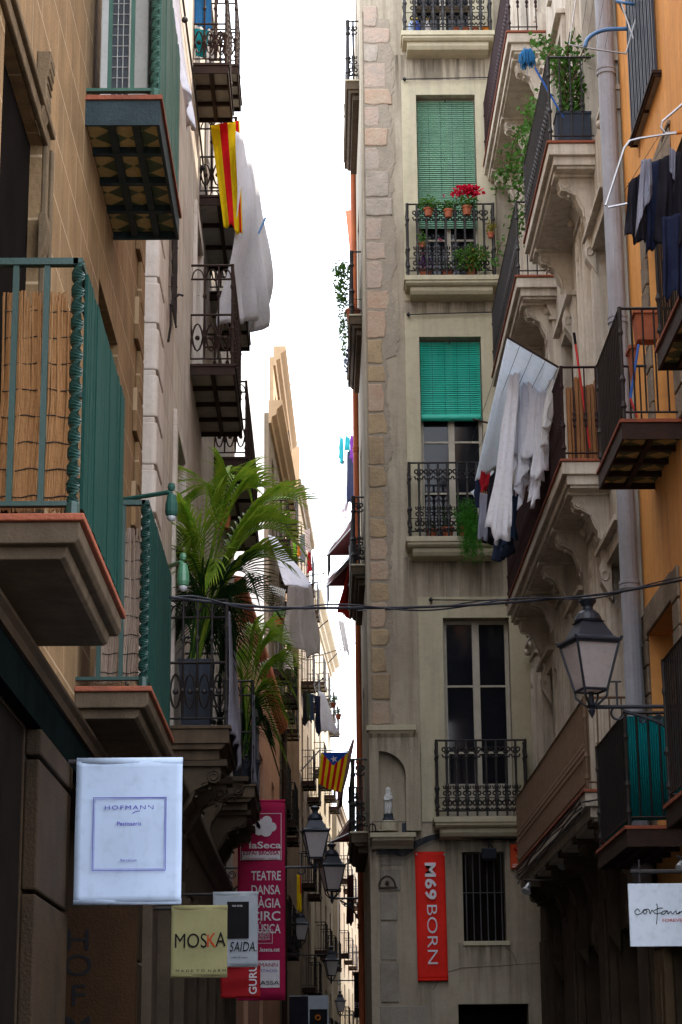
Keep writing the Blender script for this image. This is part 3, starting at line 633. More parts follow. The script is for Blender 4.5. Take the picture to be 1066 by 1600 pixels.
for k in range(9): m=M(); m.fbox(FA,uA+.6+k*1.9,uA+1.1+k*1.9,0,3.45,0,.12); m.fbox(FA,uA+.55+k*1.9,uA+1.15+k*1.9,3.1,3.3,0,.17); m.build('pilaster',dkstone,bB,bevel=.01)
m=M(); m.tube([PX(284,-15,XL+.03),PX(306,150,XL+.03),PX(323,307,XL+.03),PX(347,520,XL+.03)],.012,6)
for x,y in ((289,31),(317,262)): m.ball(PX(x,y,XL+.04),.035,8,6)
m.build('facade_cable',iron,None,'thin dark cable with round insulators strapped along the cream stucco facade','cable')
# ================= C.. far left row (street bends slightly right)
def seg_frame(p0,p1):
    d=Vector((p1[0]-p0[0],p1[1]-p0[1])); d.normalize(); return Fr(p0[0],p0[1],d.x,d.y,d.y,-d.x)
# C peach, low, tiled eave
E0=PX(365,885,-1.30); c0=(-1.42,33.0); c1=(-.93,47.0); FC=seg_frame(c0,c1); LC=math.hypot(c1[0]-c0[0],c1[1]-c0[1])
zC=9.45
bC=bld((c0[0],40,0),'low peach coloured building with a curved terracotta tile eave beyond the palms','building')
HC=[(3,4.1,5.6,7.8),(7,8.1,5.6,7.8),(11,12,5.6,7.8),(3,4.1,1,3.6),(7,8.1,.5,3.4)]
wall(FC,0,LC,0,zC,HC,.25).build('wall',peach,bC)
for h in HC: window(FC,bC,*h,depth=.22,rows=3)
m=M(); n=int(LC/.2)
m.prof(FC,0,LC,[(-2.5,zC+.75),(.16,zC-.02),(.16,zC-.06),(-2.5,zC+.70)])
for i in range(n):
    uu=.1+i*.2
    for k in range(7):
        a=FC.p(uu,zC+.02+k*.11,.19-k*.38); b=FC.p(uu,zC+.12+k*.11,.19-(k+1)*.38-.05); m.tube([a,b],[.085,.07],8)
    m.lathe(FC.p(uu,zC-.10,.10),[(.045,0),(.07,.03),(.055,.07)],6)
m.build('roof',terra,bC,smooth=True)
m=M(); 
for k in (0,.028): m.fbox(FC,0,LC,zC-.12-k*2,zC-.075-k*2,0,.12-k)
m.build('cornice',terra,bC)
# E, F, G, H
def far_b(px0,py0,px1,py1,ya,yb,xa,xb,mat,label,corn=.35,rows=4,nwin=3,ztop=None,cm=None,hole0=0):
    F=seg_frame((xa,ya),(xb,yb)); L=math.hypot(xb-xa,yb-ya)
    z=ztop or F.at(px0,py0,corn)[1]
    b=bld((xa,(ya+yb)/2,0),label); hs=[]
    for j in range(rows):
        zb=z-3.1*(j+1)
        if zb<.5: break
        for i in range(nwin): uu=L*(i+.5)/nwin; hs.append((uu-.45,uu+.45,zb,zb+2.1))
    wall(F,0,L,0,z-.3,hs,.25).build('wall',mat,b)
    for h in hs:
        window(F,b,*h,depth=.22,rows=2)
    for h in hs:
        s=slab_iron(F,b,h[0]-.25,h[1]+.25,h[2],.4,2,2,rust,tile_g,rust); railing(F,s,h[0]-.25,h[1]+.25,h[2],.4,.95,'plain',.14)
    m=M()
    if corn: m.prof(F,-.02,L,[(0,z-.55),(.06,z-.55),(.08,z-.4),(.18,z-.35),(.2,z-.22),(corn-.05,z-.15),(corn,z-.1),(corn,z),(0,z)])
    else: m.fbox(F,0,L,z-.3,z,-.02,.05)
    m.build('cornice',cm or mat,b)
    return b,F,z,L
bE,FE,zE,LE=far_b(432,574,457,717,47.0,53.7,-1.18,-.93,taupe,'tan building with moulded cornice just beyond the peach one',.32,4,2,cm=sunwall)
bE2,FE2,zE2,LE2=far_b(437,455,457,628,53.7,62.5,-1.22,-1.02,sunwall,'taller tan building whose heavy cornice stands highest against the sky',.34,5,3,cm=sunwall)
bF,FF,zF,LF=far_b(468,735,484,800,63.5,71,-.66,-.36,taupe,'pale flat topped building beyond the tall tan cornice',.08,5,2)
bG,FG,zG,LG=far_b(493,880,528,1000,72.5,86,-.32,.42,sunwall2,'cream building with a broad slatted cornice further down the street',.38,5,4)
bH,FH,zH,LH=far_b(526,1200,548,1340,88,116,.62,2.05,pm('far_cream',(.27,.225,.16),(.22,.18,.13),1.5),'sunlit cream building at the far end of the left row',.2,4,6,ztop=13.2)
# white painted end walls facing down the street
pw_=pm('white_party_wall',(.90,.86,.78),(.86,.81,.72),1.5,bump=.1)
for F_,b_,z0_,z1_ in ((FE,bE,zC-.6,zE-.3),(FE2,bE2,zE-.3,zE2-.3)): m=M(); m.fbox(F_,-.03,-.004,z0_,z1_,-4.5,-.10); m.build('end_wall',pw_,b_)
# roof equipment
m=M(); a=PY(468,697,66);b=PY(452,697,66); m.box(b.x-1,a.x,66,68,15,a.z); m.build('stair_tower',sunwall,None,'plain pale stair tower box on the roof between the tan cornice and the slatted one','roof tower')
# right-hand far row
def seg2(p0,p1): d=Vector((p1[0]-p0[0],p1[1]-p0[1])); d.normalize(); return Fr(p0[0],p0[1],d.x,d.y,-d.y,d.x)
FD=seg2((.66,37.2),(1.75,62)); LD=math.hypot(1.09,24.8)
bD=bld((1.2,50,0),'plain narrow building behind the rust orange pipe on the right of the lane')
wall(FD,0,LD,0,20,[(2,3,6,8),(6,7,6,8),(6,7,10,12)],.25).build('wall',sunwall2,bD)
for h in [(2,3,6,8),(6,7,6,8),(6,7,10,12)]: window(FD,bD,*h,depth=.2)
F2=seg2((1.75,62),(3.6,118)); L2=math.hypot(1.85,56)
b2=bld((2.7,90,0),'tall cream building on the right side of the lane far away'); wall(F2,0,30,0,14.5,[(5,6,4,6),(12,13,4,6)],.25).build('wall',sunwall2,b2)
window(F2,b2,5,6,4,6,depth=.2); window(F2,b2,12,13,4,6,depth=.2)
bb2=bld((3.2,105,0),'low cream house at the far right end of the lane'); wall(F2,30.05,L2,0,6,[],.25).build('wall',sunwall2,bb2)
m=M(); m.fbox(F2,30,L2,5.9,6.1,-4,.2); m.build('roof',terra,bb2)
b3=bld((2,118,0),'sunlit building closing the view at the bottom of the lane'); F3=Fr(0,118,1,0,0,-1); hs=[(1.7,2.5,7,9),(1.7,2.5,3,5.5),(3.2,4,7,9)]
wall(F3,-6,9,0,11.2,hs,.25).build('wall',taupe,b3)
for h in hs: window(F3,b3,*h,depth=.2)
# dark doorway fronts at the lower right of lane
# ================= M: beige corner building
bM=bld((XM,YM,0),'beige rendered corner building facing the camera with stone quoins and roller blinds','building')
def AM(x,y,w=0): return FM.at(x,y,w)
def hole(x0,y0,x1,y1): a=AM(x0,y0);b=AM(x1,y1); return (a[0],b[0],b[1],a[1])
z1=AM(750,1276,.38)[1]; z2=AM(710,838,.38)[1]; z3=AM(705,430,.38)[1]; z4=AM(700,48,.38)[1]
h1=hole(692,966,802,1200); h1=(h1[0],h1[1],z1+.02,h1[3]); h2=hole(655,527,756,700); h2=(h2[0],h2[1],z2+.02,h2[3]); h3=hole(650,149,746,300); h3=(h3[0],h3[1],z3+.02,h3[3]); h4=(h3[0],h3[1],z4+.02,z4+2.5)
hg=hole(722,1331,792,1470); hd=hole(716,1569,830,1700); hd=(hd[0],hd[1],.02,hd[3])
HM=[h1,h2,h3,h4,hg,hd]; zN=AM(610,1133)[1]
mm=wall(FM,XM,XR+1.5,0,17.5,HM,.30,back=False); mm.quad((XM,YM,17.5),(XR+1.5,YM,17.5),(XR+1.5,YM+8.2,17.5),(XM,YM+8.2,17.5)); mm.quad((XR+1.5,YM,0),(XR+1.5,YM+8.2,0),(XR+1.5,YM+8.2,17.5),(XR+1.5,YM,17.5)); mm.build('wall',beige,bM,recalc=False)
# side facade along the lane
HS=[]; zs=[z1,z2,z3,z4]
for z in zs: HS.append((31.6,32.7,z+.02,z+2.4))
mm=wall(FS,YM,37.2,0,17.5,HS,.3,back=False); mm.build('wall',beige,bM)
for h in HS: window(FS,bM,*h,depth=.28,rows=3)
# surrounds
def surround(a0,a1,ztop,zbot,h):
    m=M(); t=.018
    m.fbox(FM,a0,h[0],zbot,ztop,0,t); m.fbox(FM,h[1],a1,zbot,ztop,0,t); m.fbox(FM,h[0],h[1],h[3],ztop,0,t); return m.build('window_surround',frame_b,bM,bevel=.004)
surround(AM(628,200)[0],AM(771,200)[0],AM(700,126)[1],z3-.25,h3); surround(AM(634,600)[0],AM(782,600)[0],AM(700,490)[1],z2-.25,h2)
surround(AM(656,1100)[0],AM(846,1100)[0],AM(700,933)[1],z1-.02,h1); surround(AM(628,10)[0],AM(771,10)[0],z4+2.9,z4-.02,h4)
# windows with blinds
w3=window(FM,bM,*h3,depth=.24,rows=4); w2=window(FM,bM,*h2,depth=.26,rows=4); 
w1=window(FM,bM,*h1,depth=.24,rows=3,fw_=.055,label='tall cream french window with black panes, lowest on the beige facade')
m=M(); m.fbox(FM,h1[0]+.05,h1[1]-.05,h1[2],h1[2]+.50,-.225,-.17)
m.build('panel',wframe,w1)
w4=window(FM,bM,*h4,depth=.24,rows=4)
hole_dark(FM,bM,*hd,.3,'doorway')
m=M()
for pts in ([(700,1520),(720,1514),(760,1511),(800,1508),(850,1505),(880,1509)],[(700,1520),(690,1530),(676,1545)],[(790,1000+480),(800,1492),(806,1508)]): m.tube([FM.p(*AM(x+rnd.uniform(-2,2),y+rnd.uniform(-1.5,1.5),.0),.0015) for x,y in pts],.004,3)
m.build('crack',dkstone,bM)
def blind(win,h,zb,mat,roll,label):
    m=M(); z=h[3]-.03; n=0; r=random.Random(5)
    while z>zb:
        q_=r.uniform(0,.003); m.prof(FM,h[0]+.012,h[1]-.012,[(-.140,z-.003),(-.134+q_,z),(-.116+q_,z-.030),(-.122,z-.033)]); z-=.033; n+=1
    if roll:
        m.tube([FM.p(h[0]+.012,zb-.02,-.10),FM.p(h[1]-.012,zb-.02,-.10)],.05,14); m.fbox(FM,h[0]+.012,h[1]-.012,zb-.02,zb+.04,-.135,-.115)
    o=m.build('roller_blind',mat,win,label)
    q=M()
    for k in range(1,5): uu=h[0]+(h[1]-h[0])*k/5+.01; q.bar(FM.p(uu,h[3]-.03,-.118),FM.p(uu,zb,-.118),.0025,4)
    q.fbox(FM,(h[0]+h[1])/2-.012,(h[0]+h[1])/2+.012,h[3]-.06,h[3]-.02,-.13,-.11)
    q.build('blind_cord',gpaint,o)
blind(w3,h3,AM(700,330)[1]-.2,blindg,False,'sage green slatted blind fully lowered'); blind(w2,h2,AM(700,652,-.13)[1],blindt,True,'turquoise slatted blind rolled up half way')
# barred window
hole_dark(FM,bM,*hg,.22,'window')
m=M()
for k in range(6): uu=hg[0]+(hg[1]-hg[0])*(k+.5)/6; m.bar(FM.p(uu,hg[2],-.06),FM.p(uu,hg[3],-.06),.009,5)
zz=(hg[2]+hg[3])/2+.05; m.bar(FM.p(hg[0],zz,-.06),FM.p(hg[1],zz,-.06),.008,4); m.build('window_grille',pm('dull_bar',(.10,.10,.11),None,5,metal=.3),bM)
m=M(); m.fbox(FM,hg[0]-.01,hg[1]+.04,hg[2]-.06,hg[2]-.002,-.1,.03); m.build('sill',frame_b,bM,bevel=.005)
# quoins
r=random.Random(11); i=0; y=AM(600,1140)[1]; ztop=17.2; z=y+.05; U0=XM+.045
quoin_g=pm('quoin_stone_grey',(.40,.34,.28),(.31,.27,.22),6,bump=.9,fine=20,stain=(.25,.21,.17),stain_amt=.8)
def irr(m,u0,u1,z0,z1,w):
    k=.022; n=5; pl=[]
    pl=[(u0,z0+r.uniform(0,k)),(u0+(u1-u0)*.35,z0+r.uniform(-.01,k*.7)),(u0+(u1-u0)*.7,z0+r.uniform(0,k)),(u1-r.uniform(0,.05),z0+r.uniform(0,k)),(u1-r.uniform(0,.03),(z0+z1)/2),(u1-r.uniform(0,.06),z1-r.uniform(0,k)),(u0+(u1-u0)*.6,z1-r.uniform(-.01,k)),(u0+(u1-u0)*.3,z1-r.uniform(0,k*.7)),(u0,z1-r.uniform(0,k))]
    m.profw(FM,-.01,w,pl)
while z<ztop:
    hh=r.uniform(.26,.46); up=z>AM(600,560)[1]
    wd=(r.choice([.26,.36,.30,.42,.34,.24]) if up else r.choice([.24,.25,.27]))
    g=M(); irr(g,U0,U0+wd,z+.007,z+hh-.007,.014+r.uniform(0,.016)); z+=hh; i+=1; g.build('corner_stone',(r.choice([quoin,quoin2,quoin2,quoin_g]) if up else r.choice([quoin3,quoin3,quoin])),bM,bevel=.02)

m=M(); pl=[]; zz=y+.03
pts=[]
while zz<17.3: pts.append((U0+(.30 if zz<AM(600,560)[1] else .41)+.03*math.sin(zz*4.3)+.02*math.sin(zz*11)+r.uniform(-.022,.022),zz)); zz+=.05
pl=[(XM+.03,y+.03)]+pts+[(XM+.03,17.3)]
m.profw(FM,-.01,.012,pl); m.build('mortar_strip',mortar,bM)
m=M(); m.profz(FM,zN,17.4,[(XM-.004,-.05),(XM-.004,.03),(XM+.03,.034),(XM+.03,-.05)]); m.build('corner_bead',beige,bM)
# cornice over the niche, niche, lower ledge
m=M(); 
def ledge(m,x0,x1,yt,th,pr):
    a=AM(x0,yt,pr)[0]; b=AM(x1,yt,pr)[0]; z=AM(x0,yt,pr)[1]
    m.fbox(FM,a,b,z-th*.3,z,-.01,pr); m.prof(FM,a+.03,b-.03,[(0,z-th*.3),(pr-.02,z-th*.3),(pr-.04,z-th*.5),(pr*.5,z-th*.8),(pr*.35,z-th),(0,z-th)])
    return a,b,z
ledge(m,573,650,1133,.24,.2); m.build('cornice',frame_b,bM,bevel=.004)
na,nb=AM(592,1200)[0],AM(633,1200)[0]; nz0=AM(610,1300)[1]; nzt=AM(610,1176)[1]; nr=(nb-na)
m=M()  # dark recessed look: built as projecting masonry round a real recess
z_ar=nzt-nr*.9
pl=[(XM+.0,nz0-.02),(na,nz0-.02)]+[(na,nz0)]+[(nb-nr*math.cos(R(a))*1.0,z_ar+nr*.9*math.sin(R(a))) for a in range(0,91,10)][:]
arc=[(nb-nr*math.cos(R(a)),z_ar+nr*.9*math.sin(R(a))) for a in range(0,91,9)]
arc=[(na+nr*math.sin(R(a)),z_ar+nr*.9*math.cos(R(a))) for a in range(0,91,9)]     # from (na,top) to (nb,z_ar): half arch
top=zN-.2
d=.16
# left strip, top piece, right strip around the arch
m.fbox(FM,XM-.0,na,nz0,top,.0,d); 
ring=[(na,top)]+arc+[(nb,nz0),(nb+.20,nz0),(nb+.20,top)]
m.profw(FM,0,d,ring)
m.build('niche',beige,bM)
m=M(); a,b,z=ledge(m,578,650,1301,.2,.3); m.build('ledge',frame_b,bM,bevel=.004); zled=z
m=M(); zz=zled-.2; hq=.0
for k,(x0,x1,y0,y1) in enumerate([(594,628,1330,1352),(594,626,1358,1392),(594,622,1396,1438),(594,620,1442,1500),(594,624,1504,1566),(594,640,1572,1640),(642,670,1572,1640)]):
    m=M(); a=AM(x0,y0);b=AM(x1,y1); m.fbox(FM,a[0],b[0],b[1],a[1],0,.014+.004*(k%3)); m.build('corner_stone',pm('worn_ground_stone',(.34,.30,.25),(.26,.23,.19),3,stain=(.15,.12,.09),bump=.6),bM,bevel=.01)
m=M(); uu,zz=AM(605,1380); m.ball(FM.p(uu,zz,.05),.03,8,6); m.fbox(FM,uu-.12,uu+.14,zz-.07,zz-.05,0,.05); circ(m,FM.p(uu,zz-.05,.02),FM.u,ZV,.11,.14,.014,10,5,0,math.pi); m.build('wall_fixture',dkstone,bM)
# front balconies
for i,(x0,x1,yf,yr,z) in enumerate(((680,829,1275,1157,z1),(637,782,838,723,z2),(634,778,430,319,z3),(629,771,46,-70,z4))):
    w=.38; a=AM(x0,yf,w)[0]; b=AM(x1,yf,w)[0]
    m=M(); m.fbox(FM,a-.02,b+.02,z-.075,z,0,w+.02); m.prof(FM,a,b,[(0,z-.075),(w,z-.075),(w,z-.11),(w-.04,z-.14),(0,z-.14)])
    m.prof(FM,a+.07,b-.07,[(0,z-.14),(w-.08,z-.14),(w-.08,z-.20),(w-.12,z-.25),(0,z-.27)])
    s=m.build('balcony',frame_b,bM,bevel=.006)
    railing(FM,s,a+.01,b-.01,z+.015,w,AM(700,yr,w-.03)[1]-z-.015,'ornate',.142,iron,postr=1.3)
# side balconies
for z,(xo,yo) in zip(zs,((549,1290),(550,878),(547,478),(541,118))):
    u0=30.2; w,_=FS.out(xo,yo,u0)
    w=max(w,.15)
    s=slab_stone(FS,bM,u0,33.2,z,w,pm('shaded_weathered_slab',(.27,.21,.15)),frame_b,t=.16,step=.10); railing(FS,s,u0,33.2,z+.01,w,1.02,'ornate',.10,iron,postr=1.8)  # slab body colour darkened to carry the underside shade; lip left pale
# rods above windows
def rod(x0,y0,x1,y1,lab,w=.07):
    m=M(); a=AM(x0,y0);b=AM(x1,y1); A=FM.p(a[0],a[1],w);B=FM.p(b[0],b[1],w); m.bar(A,B,.009,5)
    for P in (A,B): m.bar(P,P+Vector((0,w-.015,0)),.009,5); m.lathe(P-ZV*.04,[(.001,0),(.03,.03),(.03,.05),(.001,.08)],6)
    m.build('curtain_rod',iron,None,lab,'rod')
rod(632,127,770,124,'thin iron rod above the sage green blind'); rod(638,494,775,490,'thin iron rod above the turquoise blind'); rod(673,939,800,940,'thin iron rod above the black paned french window')
m=M(); 
for x,y in ((0,0),): pass
# facade cables on corner building
def wire(pts,r,label,name='cable',mat=cable,cat='cable',group=None,parts=None,seg=5):
    m=M()
    for k,p in enumerate(pts):
        m.tube(p,r,seg)
    return m.build(name,mat,None,label,cat,group,smooth=True)
def catm(P,n=8):
    P=[Vector(p) for p in P]; P=[P[0]*2-P[1]]+P+[P[-1]*2-P[-2]]; o=[]
    for i in range(1,len(P)-2):
        for k in range(n):
            t=k/n; a,b,c,d=P[i-1],P[i],P[i+1],P[i+2]
            o.append(.5*((2*b)+(c-a)*t+(2*a-5*b+4*c-d)*t*t+(3*b-a-3*c+d)*t**3))
    o.append(P[-2]); return o
def mp(pts,w): return [FM.p(*AM(x,y,w),w) for x,y in pts]
bun=[]
for k in range(5):
    o=k*3; bun.append(catm(mp([(588,1322+o),(615,1326+o*.6),(632,1325+o),(655,1312+o*.8),(690,1303+o*.5),(750,1304+o*.6),(810,1306+o*.5),(850,1309+o*.4)],.06+.012*k)))
wire(bun,.009,'bundle of black cables strapped under the lowest balcony of the beige facade','cable_bundle',group=None)
wire([catm(mp([(841,1000),(843,1080),(848,1160),(852,1200)],.03))],.006,'thin black cable running down beside the tall french window')

# building that closes the street behind the viewer
bK=bld((0.8,-34,0),'brown building across the open square behind the viewpoint'); FK=Fr(0,-34,1,0,0,1); hk=[(-1,0,1,3.4),(1.4,2.6,1,3.4),(-1,0,5,7.4),(1.4,2.6,5,7.4)]
wall(FK,-16,18,0,9,hk,.3).build('wall',brown,bK)
for h in hk: window(FK,bK,*h,depth=.25)

# rain and rust stains running down the plaster
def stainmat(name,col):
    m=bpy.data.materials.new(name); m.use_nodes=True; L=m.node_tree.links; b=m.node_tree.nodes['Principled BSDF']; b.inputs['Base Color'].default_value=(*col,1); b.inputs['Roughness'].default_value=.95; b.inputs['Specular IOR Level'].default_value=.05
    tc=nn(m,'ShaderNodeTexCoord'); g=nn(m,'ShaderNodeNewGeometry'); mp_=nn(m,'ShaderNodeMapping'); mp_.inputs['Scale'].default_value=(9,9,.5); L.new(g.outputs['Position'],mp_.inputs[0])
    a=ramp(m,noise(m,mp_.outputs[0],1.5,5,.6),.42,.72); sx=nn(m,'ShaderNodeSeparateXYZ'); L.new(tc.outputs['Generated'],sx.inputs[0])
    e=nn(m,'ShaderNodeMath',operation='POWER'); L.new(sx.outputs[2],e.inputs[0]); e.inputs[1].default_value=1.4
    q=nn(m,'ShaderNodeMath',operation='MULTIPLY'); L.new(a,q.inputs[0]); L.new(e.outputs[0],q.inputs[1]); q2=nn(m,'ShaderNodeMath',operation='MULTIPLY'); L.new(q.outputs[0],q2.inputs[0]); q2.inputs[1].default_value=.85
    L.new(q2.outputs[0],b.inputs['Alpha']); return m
st_d=stainmat('soot_stain',(.09,.075,.055))
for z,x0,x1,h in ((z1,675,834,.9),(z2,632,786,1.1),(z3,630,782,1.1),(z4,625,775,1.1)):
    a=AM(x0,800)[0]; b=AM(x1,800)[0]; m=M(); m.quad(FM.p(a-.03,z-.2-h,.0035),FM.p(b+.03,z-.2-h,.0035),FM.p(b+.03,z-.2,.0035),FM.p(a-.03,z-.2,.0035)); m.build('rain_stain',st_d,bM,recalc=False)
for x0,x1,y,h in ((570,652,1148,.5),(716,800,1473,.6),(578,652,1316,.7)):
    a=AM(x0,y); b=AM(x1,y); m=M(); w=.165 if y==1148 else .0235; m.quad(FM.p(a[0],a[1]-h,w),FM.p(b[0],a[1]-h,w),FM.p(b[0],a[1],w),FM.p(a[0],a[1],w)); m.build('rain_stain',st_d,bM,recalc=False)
# ================= R: cream classical building on the right
bR=bld((XR,24,0),'cream stone building on the right with scroll brackets and long slab balconies','building')
uR=18.95
def ra(x,y,w=0): return FR.at(x,y,w)
r1=near_face(FR,929,857,230); wR=.5; r1=(ra(857.5,229,wR)); r1f=ra(819.5,376,wR)
r2=ra(807,422,wR); r2f=ra(781,531,wR); r3=ra(878,717,wR); r3f=ra(798,924,wR); r4=ra(914,1233,wR); r4f=ra(813,1357,wR); rt=ra(793,48,wR); rtf=ra(771,174,wR)
zr3,zr4,zrt=r3[1],r4[1],rt[1]; zr1=(r1[1]+r2[1])/2
cols=[(20.0,21.1),(23.0,24.1),(26.3,27.4)]
HR=[]
HRL=[(19.8,21.6,.02,3.1),(22.6,24.4,.02,3.1),(25.9,27.6,.02,3.1)]
for a,b in cols:
    for z in (zr3,zr1,zrt,zr4): HR.append((a,b,z+.02,z+2.45))
ZL=zr4-.3
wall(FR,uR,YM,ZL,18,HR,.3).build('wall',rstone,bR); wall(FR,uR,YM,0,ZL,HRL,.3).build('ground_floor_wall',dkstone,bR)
HR+=HRL
dkwood=pm('dark_wood_paint',(.07,.045,.03),(.05,.032,.022),6,rough=.6,bump=.2)
for h in HR: window(FR,bR,*h,depth=.27,rows=3,mat=dkwood if h[3]<3.2 else wframe)
for (a,b) in [(19.0,19.65),(21.6,22.2),(24.9,25.5),(28.1,28.75)]:
    for k,(z,zt_) in enumerate(((zr4,zr3),(zr3,zr1),(zr1,zrt),(zrt,18))):
        m=M(); top=zt_-.32; m.fbox(FR,a,b,z,top,0,.05); m.fbox(FR,a+.05,b-.05,z+.3,top-.25,.05,.075); m.fbox(FR,a-.04,b+.04,z,z+.22,0,.10); m.fbox(FR,a-.03,b+.03,z+.22,z+.27,0,.08)
        for j in range(1,4): uu=a+(b-a)*j/4; m.tube([FR.p(uu,z+.4,.078),FR.p(uu,top-.35,.078)],.022,6)
        m.fbox(FR,a-.03,b+.03,top-.20,top-.16,0,.09); m.fbox(FR,a-.05,b+.05,top,top+.05,0,.14); m.prof(FR,a-.03,b+.03,[(0,top-.16),(.06,top-.16),(.12,top),(0,top)])
        for q in (a+.05,b-.05): m.ball(FR.p(q,top-.07,.11),.05,8,6)
        m.ball(FR.p((a+b)/2,top-.55,.08),.07,8,6,.5,1.2,1.4); m.ball(FR.p((a+b)/2,top-.75,.08),.05,8,6,.5,1,1.4)
        m.build('pilaster',rstone,bR,bevel=.004)
for h in HR[:12]:
    m=M(); t=.05; a,b,c,d=h
    m.fbox(FR,a-.16,a,c,d,0,t); m.fbox(FR,b,b+.16,c,d,0,t); m.fbox(FR,a-.16,b+.16,d,d+.16,0,t); m.fbox(FR,a-.2,b+.2,d+.16,d+.22,0,.12)
    m.build('door_surround',rstone,bR,bevel=.004)
m=M(); m.fbox(FR,uR,YM-.45,zr4-.55,zr4-.30,0,.07); m.prof(FR,uR,YM-.45,[(0,zr4-.30),(.07,zr4-.30),(.16,zr4-.22),(.16,zr4-.18),(0,zr4-.18)]); m.build('cornice',dkstone,bR)
for a,b in ((uR+.02,19.75),(21.7,22.5),(24.5,25.8),(27.7,YM-.45)):
    m=M(); m.fbox(FR,a,b,0,.7,0,.12); m.fbox(FR,a+.04,b-.04,.7,zr4-.55,0,.08); m.fbox(FR,a+.14,b-.14,.95,zr4-.85,.08,.11); m.build('pilaster',dkstone,bR,bevel=.008)
def slabR(F,b,u0,u1,z,w,ext=0):
    m=M(); m.cm=1; m.fbox(F,u0-.02,u1,z-.03,z,0,w+.02); m.cm=0
    m.fbox(F,u0,u1,z-.16,z-.032,0,w); m.fbox(F,u0+.045,u1,z-.26,z-.16,0,w-.05); m.fbox(F,u0+.075,u1,z-.29,z-.26,0,w-.085)
    return m.build('balcony',[rstone,terral],b,bevel=.006)
dbr=pm('purple_brown_iron',(.035,.017,.018),(.028,.015,.014),8,rough=.5,bump=.15,metal=.2)
for (u0,u1,z,st,mt) in ((rt[0],YM-.02,zrt,'bulge',dbr),(r1[0],r1f[0],zr1,'bulge',iron),(r2[0],YM-.42,zr1,'bulge',iron),(r3[0],r3f[0]+.6,zr3,'bulge',dbr),(r4[0],r4f[0]+.5,zr4,'bulge',rust)):
    s=slabR(FR,bR,u0,u1,z,wR); 
    if z==zr4: hh=ra(914,1088,wR-.03)[1]-z
    else: hh=1.0
    railing(FR,s,u0,u1,z,wR,hh,st,.105,rust4 if z==zr4 else mt)
    n=max(2,round((u1-u0)/1.25)); 
    for k in range(n): console(FR,bR,u0+.35+(u1-u0-.7)*k/(n-1),z-.27,.40,1.15,.17,dkstone if z==zr4 else rstone)
pbrown=pm('brown_mesh_panel',(.26,.18,.11),(.20,.14,.085),5,bump=.3,stretch=(1,30,.5))
m=M(); n=70
for i in range(n):
    a=r4[0]+.1+(r4f[0]+.35-r4[0])*i/n; m.fbox(FR,a,a+(r4f[0]+.35-r4[0])/n*.5,zr4+.1,zr4+.82,wR-.075,wR-.068)
m.build('railing_screen',pbrown,None,'brown slatted screen behind the long lowest balcony railing of the right stone building','screen')
# ================= O: orange building, near right
bO=bld((XR,12,0),'orange rendered building nearest on the right with tiled underside balconies','building')
o1=ra(971,655,wR); o1f=ra(936,768,wR); o2f=ra(1026,545,wR); o3=ra(979,1290,wR); o3f=ra(934,1337,wR); o4f=ra(1040,1258,wR)
j0=ra(1021,110,.07); j1=ra(984,217,.07)
HO=[(o1[0]+.15,o1f[0]-.25,o1[1]+.02,o1[1]+2.35),(o3[0]+.1,o3f[0]-.35,o3[1]+.02,o3[1]+1.9),(13.2,14.4,o2f[1]+.02,o2f[1]+2.3),(13.2,14.4,o4f[1]+.02,o4f[1]+2.2),(j0[0]+.15,j1[0]-.15,j0[1]+.02,j0[1]+1.9),(14.8,15.7,o4f[1]+.5,o4f[1]+2.4),(14.6,16.2,.02,3),(17,18.2,.02,3),]
ZO=o3[1]-.6
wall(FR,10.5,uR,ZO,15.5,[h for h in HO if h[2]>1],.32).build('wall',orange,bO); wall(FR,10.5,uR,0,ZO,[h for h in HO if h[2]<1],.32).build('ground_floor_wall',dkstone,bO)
for h in HO: window(FR,bO,*h,depth=.28,rows=3,mat=dkwood)
rough_st=pm('rough_jamb_stone',(.27,.22,.165),(.19,.155,.115),6,bump=1.0,fine=18,stain=(.13,.10,.075),stain_amt=.8)
for h in HO[:4]:
    m=M(); rr_=random.Random(int(h[0]*10)); z=h[2]-.02
    while z<h[3]+.2:
        hh=rr_.uniform(.22,.36); 
        for (a,b) in ((h[0]-.30-rr_.uniform(0,.05),h[0]),(h[1],h[1]+.24+rr_.uniform(0,.05))): m.fbox(FR,a,b,z+.006,min(z+hh,h[3]+.25)-.006,0,.022+rr_.uniform(0,.012))
        z+=hh
    m.fbox(FR,h[0],h[1],h[3]+.002,h[3]+.25,0,.03); m.build('door_surround',rough_st,bO,bevel=.012)
m=M(); m.fbox(FR,12,uR-.2,o3[1]-.9,o3[1]-.55,0,.10); m.build('cornice',dkstone,bO)
for a,b in ((16.3,16.9),(18.3,18.85)): m=M(); m.fbox(FR,a,b,0,o3[1]-.9,0,.08); m.fbox(FR,a+.1,b-.1,.2,o3[1]-1.1,.08,.10); m.build('pilaster',brown,bO,bevel=.01)
def io(u0,u1,z,h,mt=iron,style='plain',sp=.10,nu=4,nw=3,w=wR,tl=tile_y):
    s=slab_iron(FR,bO,u0,u1,z,w,nu,nw,rust,tl,terral,t=.17); railing(FR,s,u0,u1,z,w,h,style,sp,mt); return s
io(o1[0],o1f[0],o1[1],FR.at(971,474,wR-.03)[1]-o1[1],nu=4,nw=2)
io(12.2,o2f[0],o2f[1],1.05); io(o3[0],o3f[0],o3[1],.93); io(12.2,o4f[0],o4f[1],1.05)
sj=slab_iron(FR,bO,j0[0],j1[0],j0[1],.07,2,1,rust,tile_g,rust,t=.05); m=M()
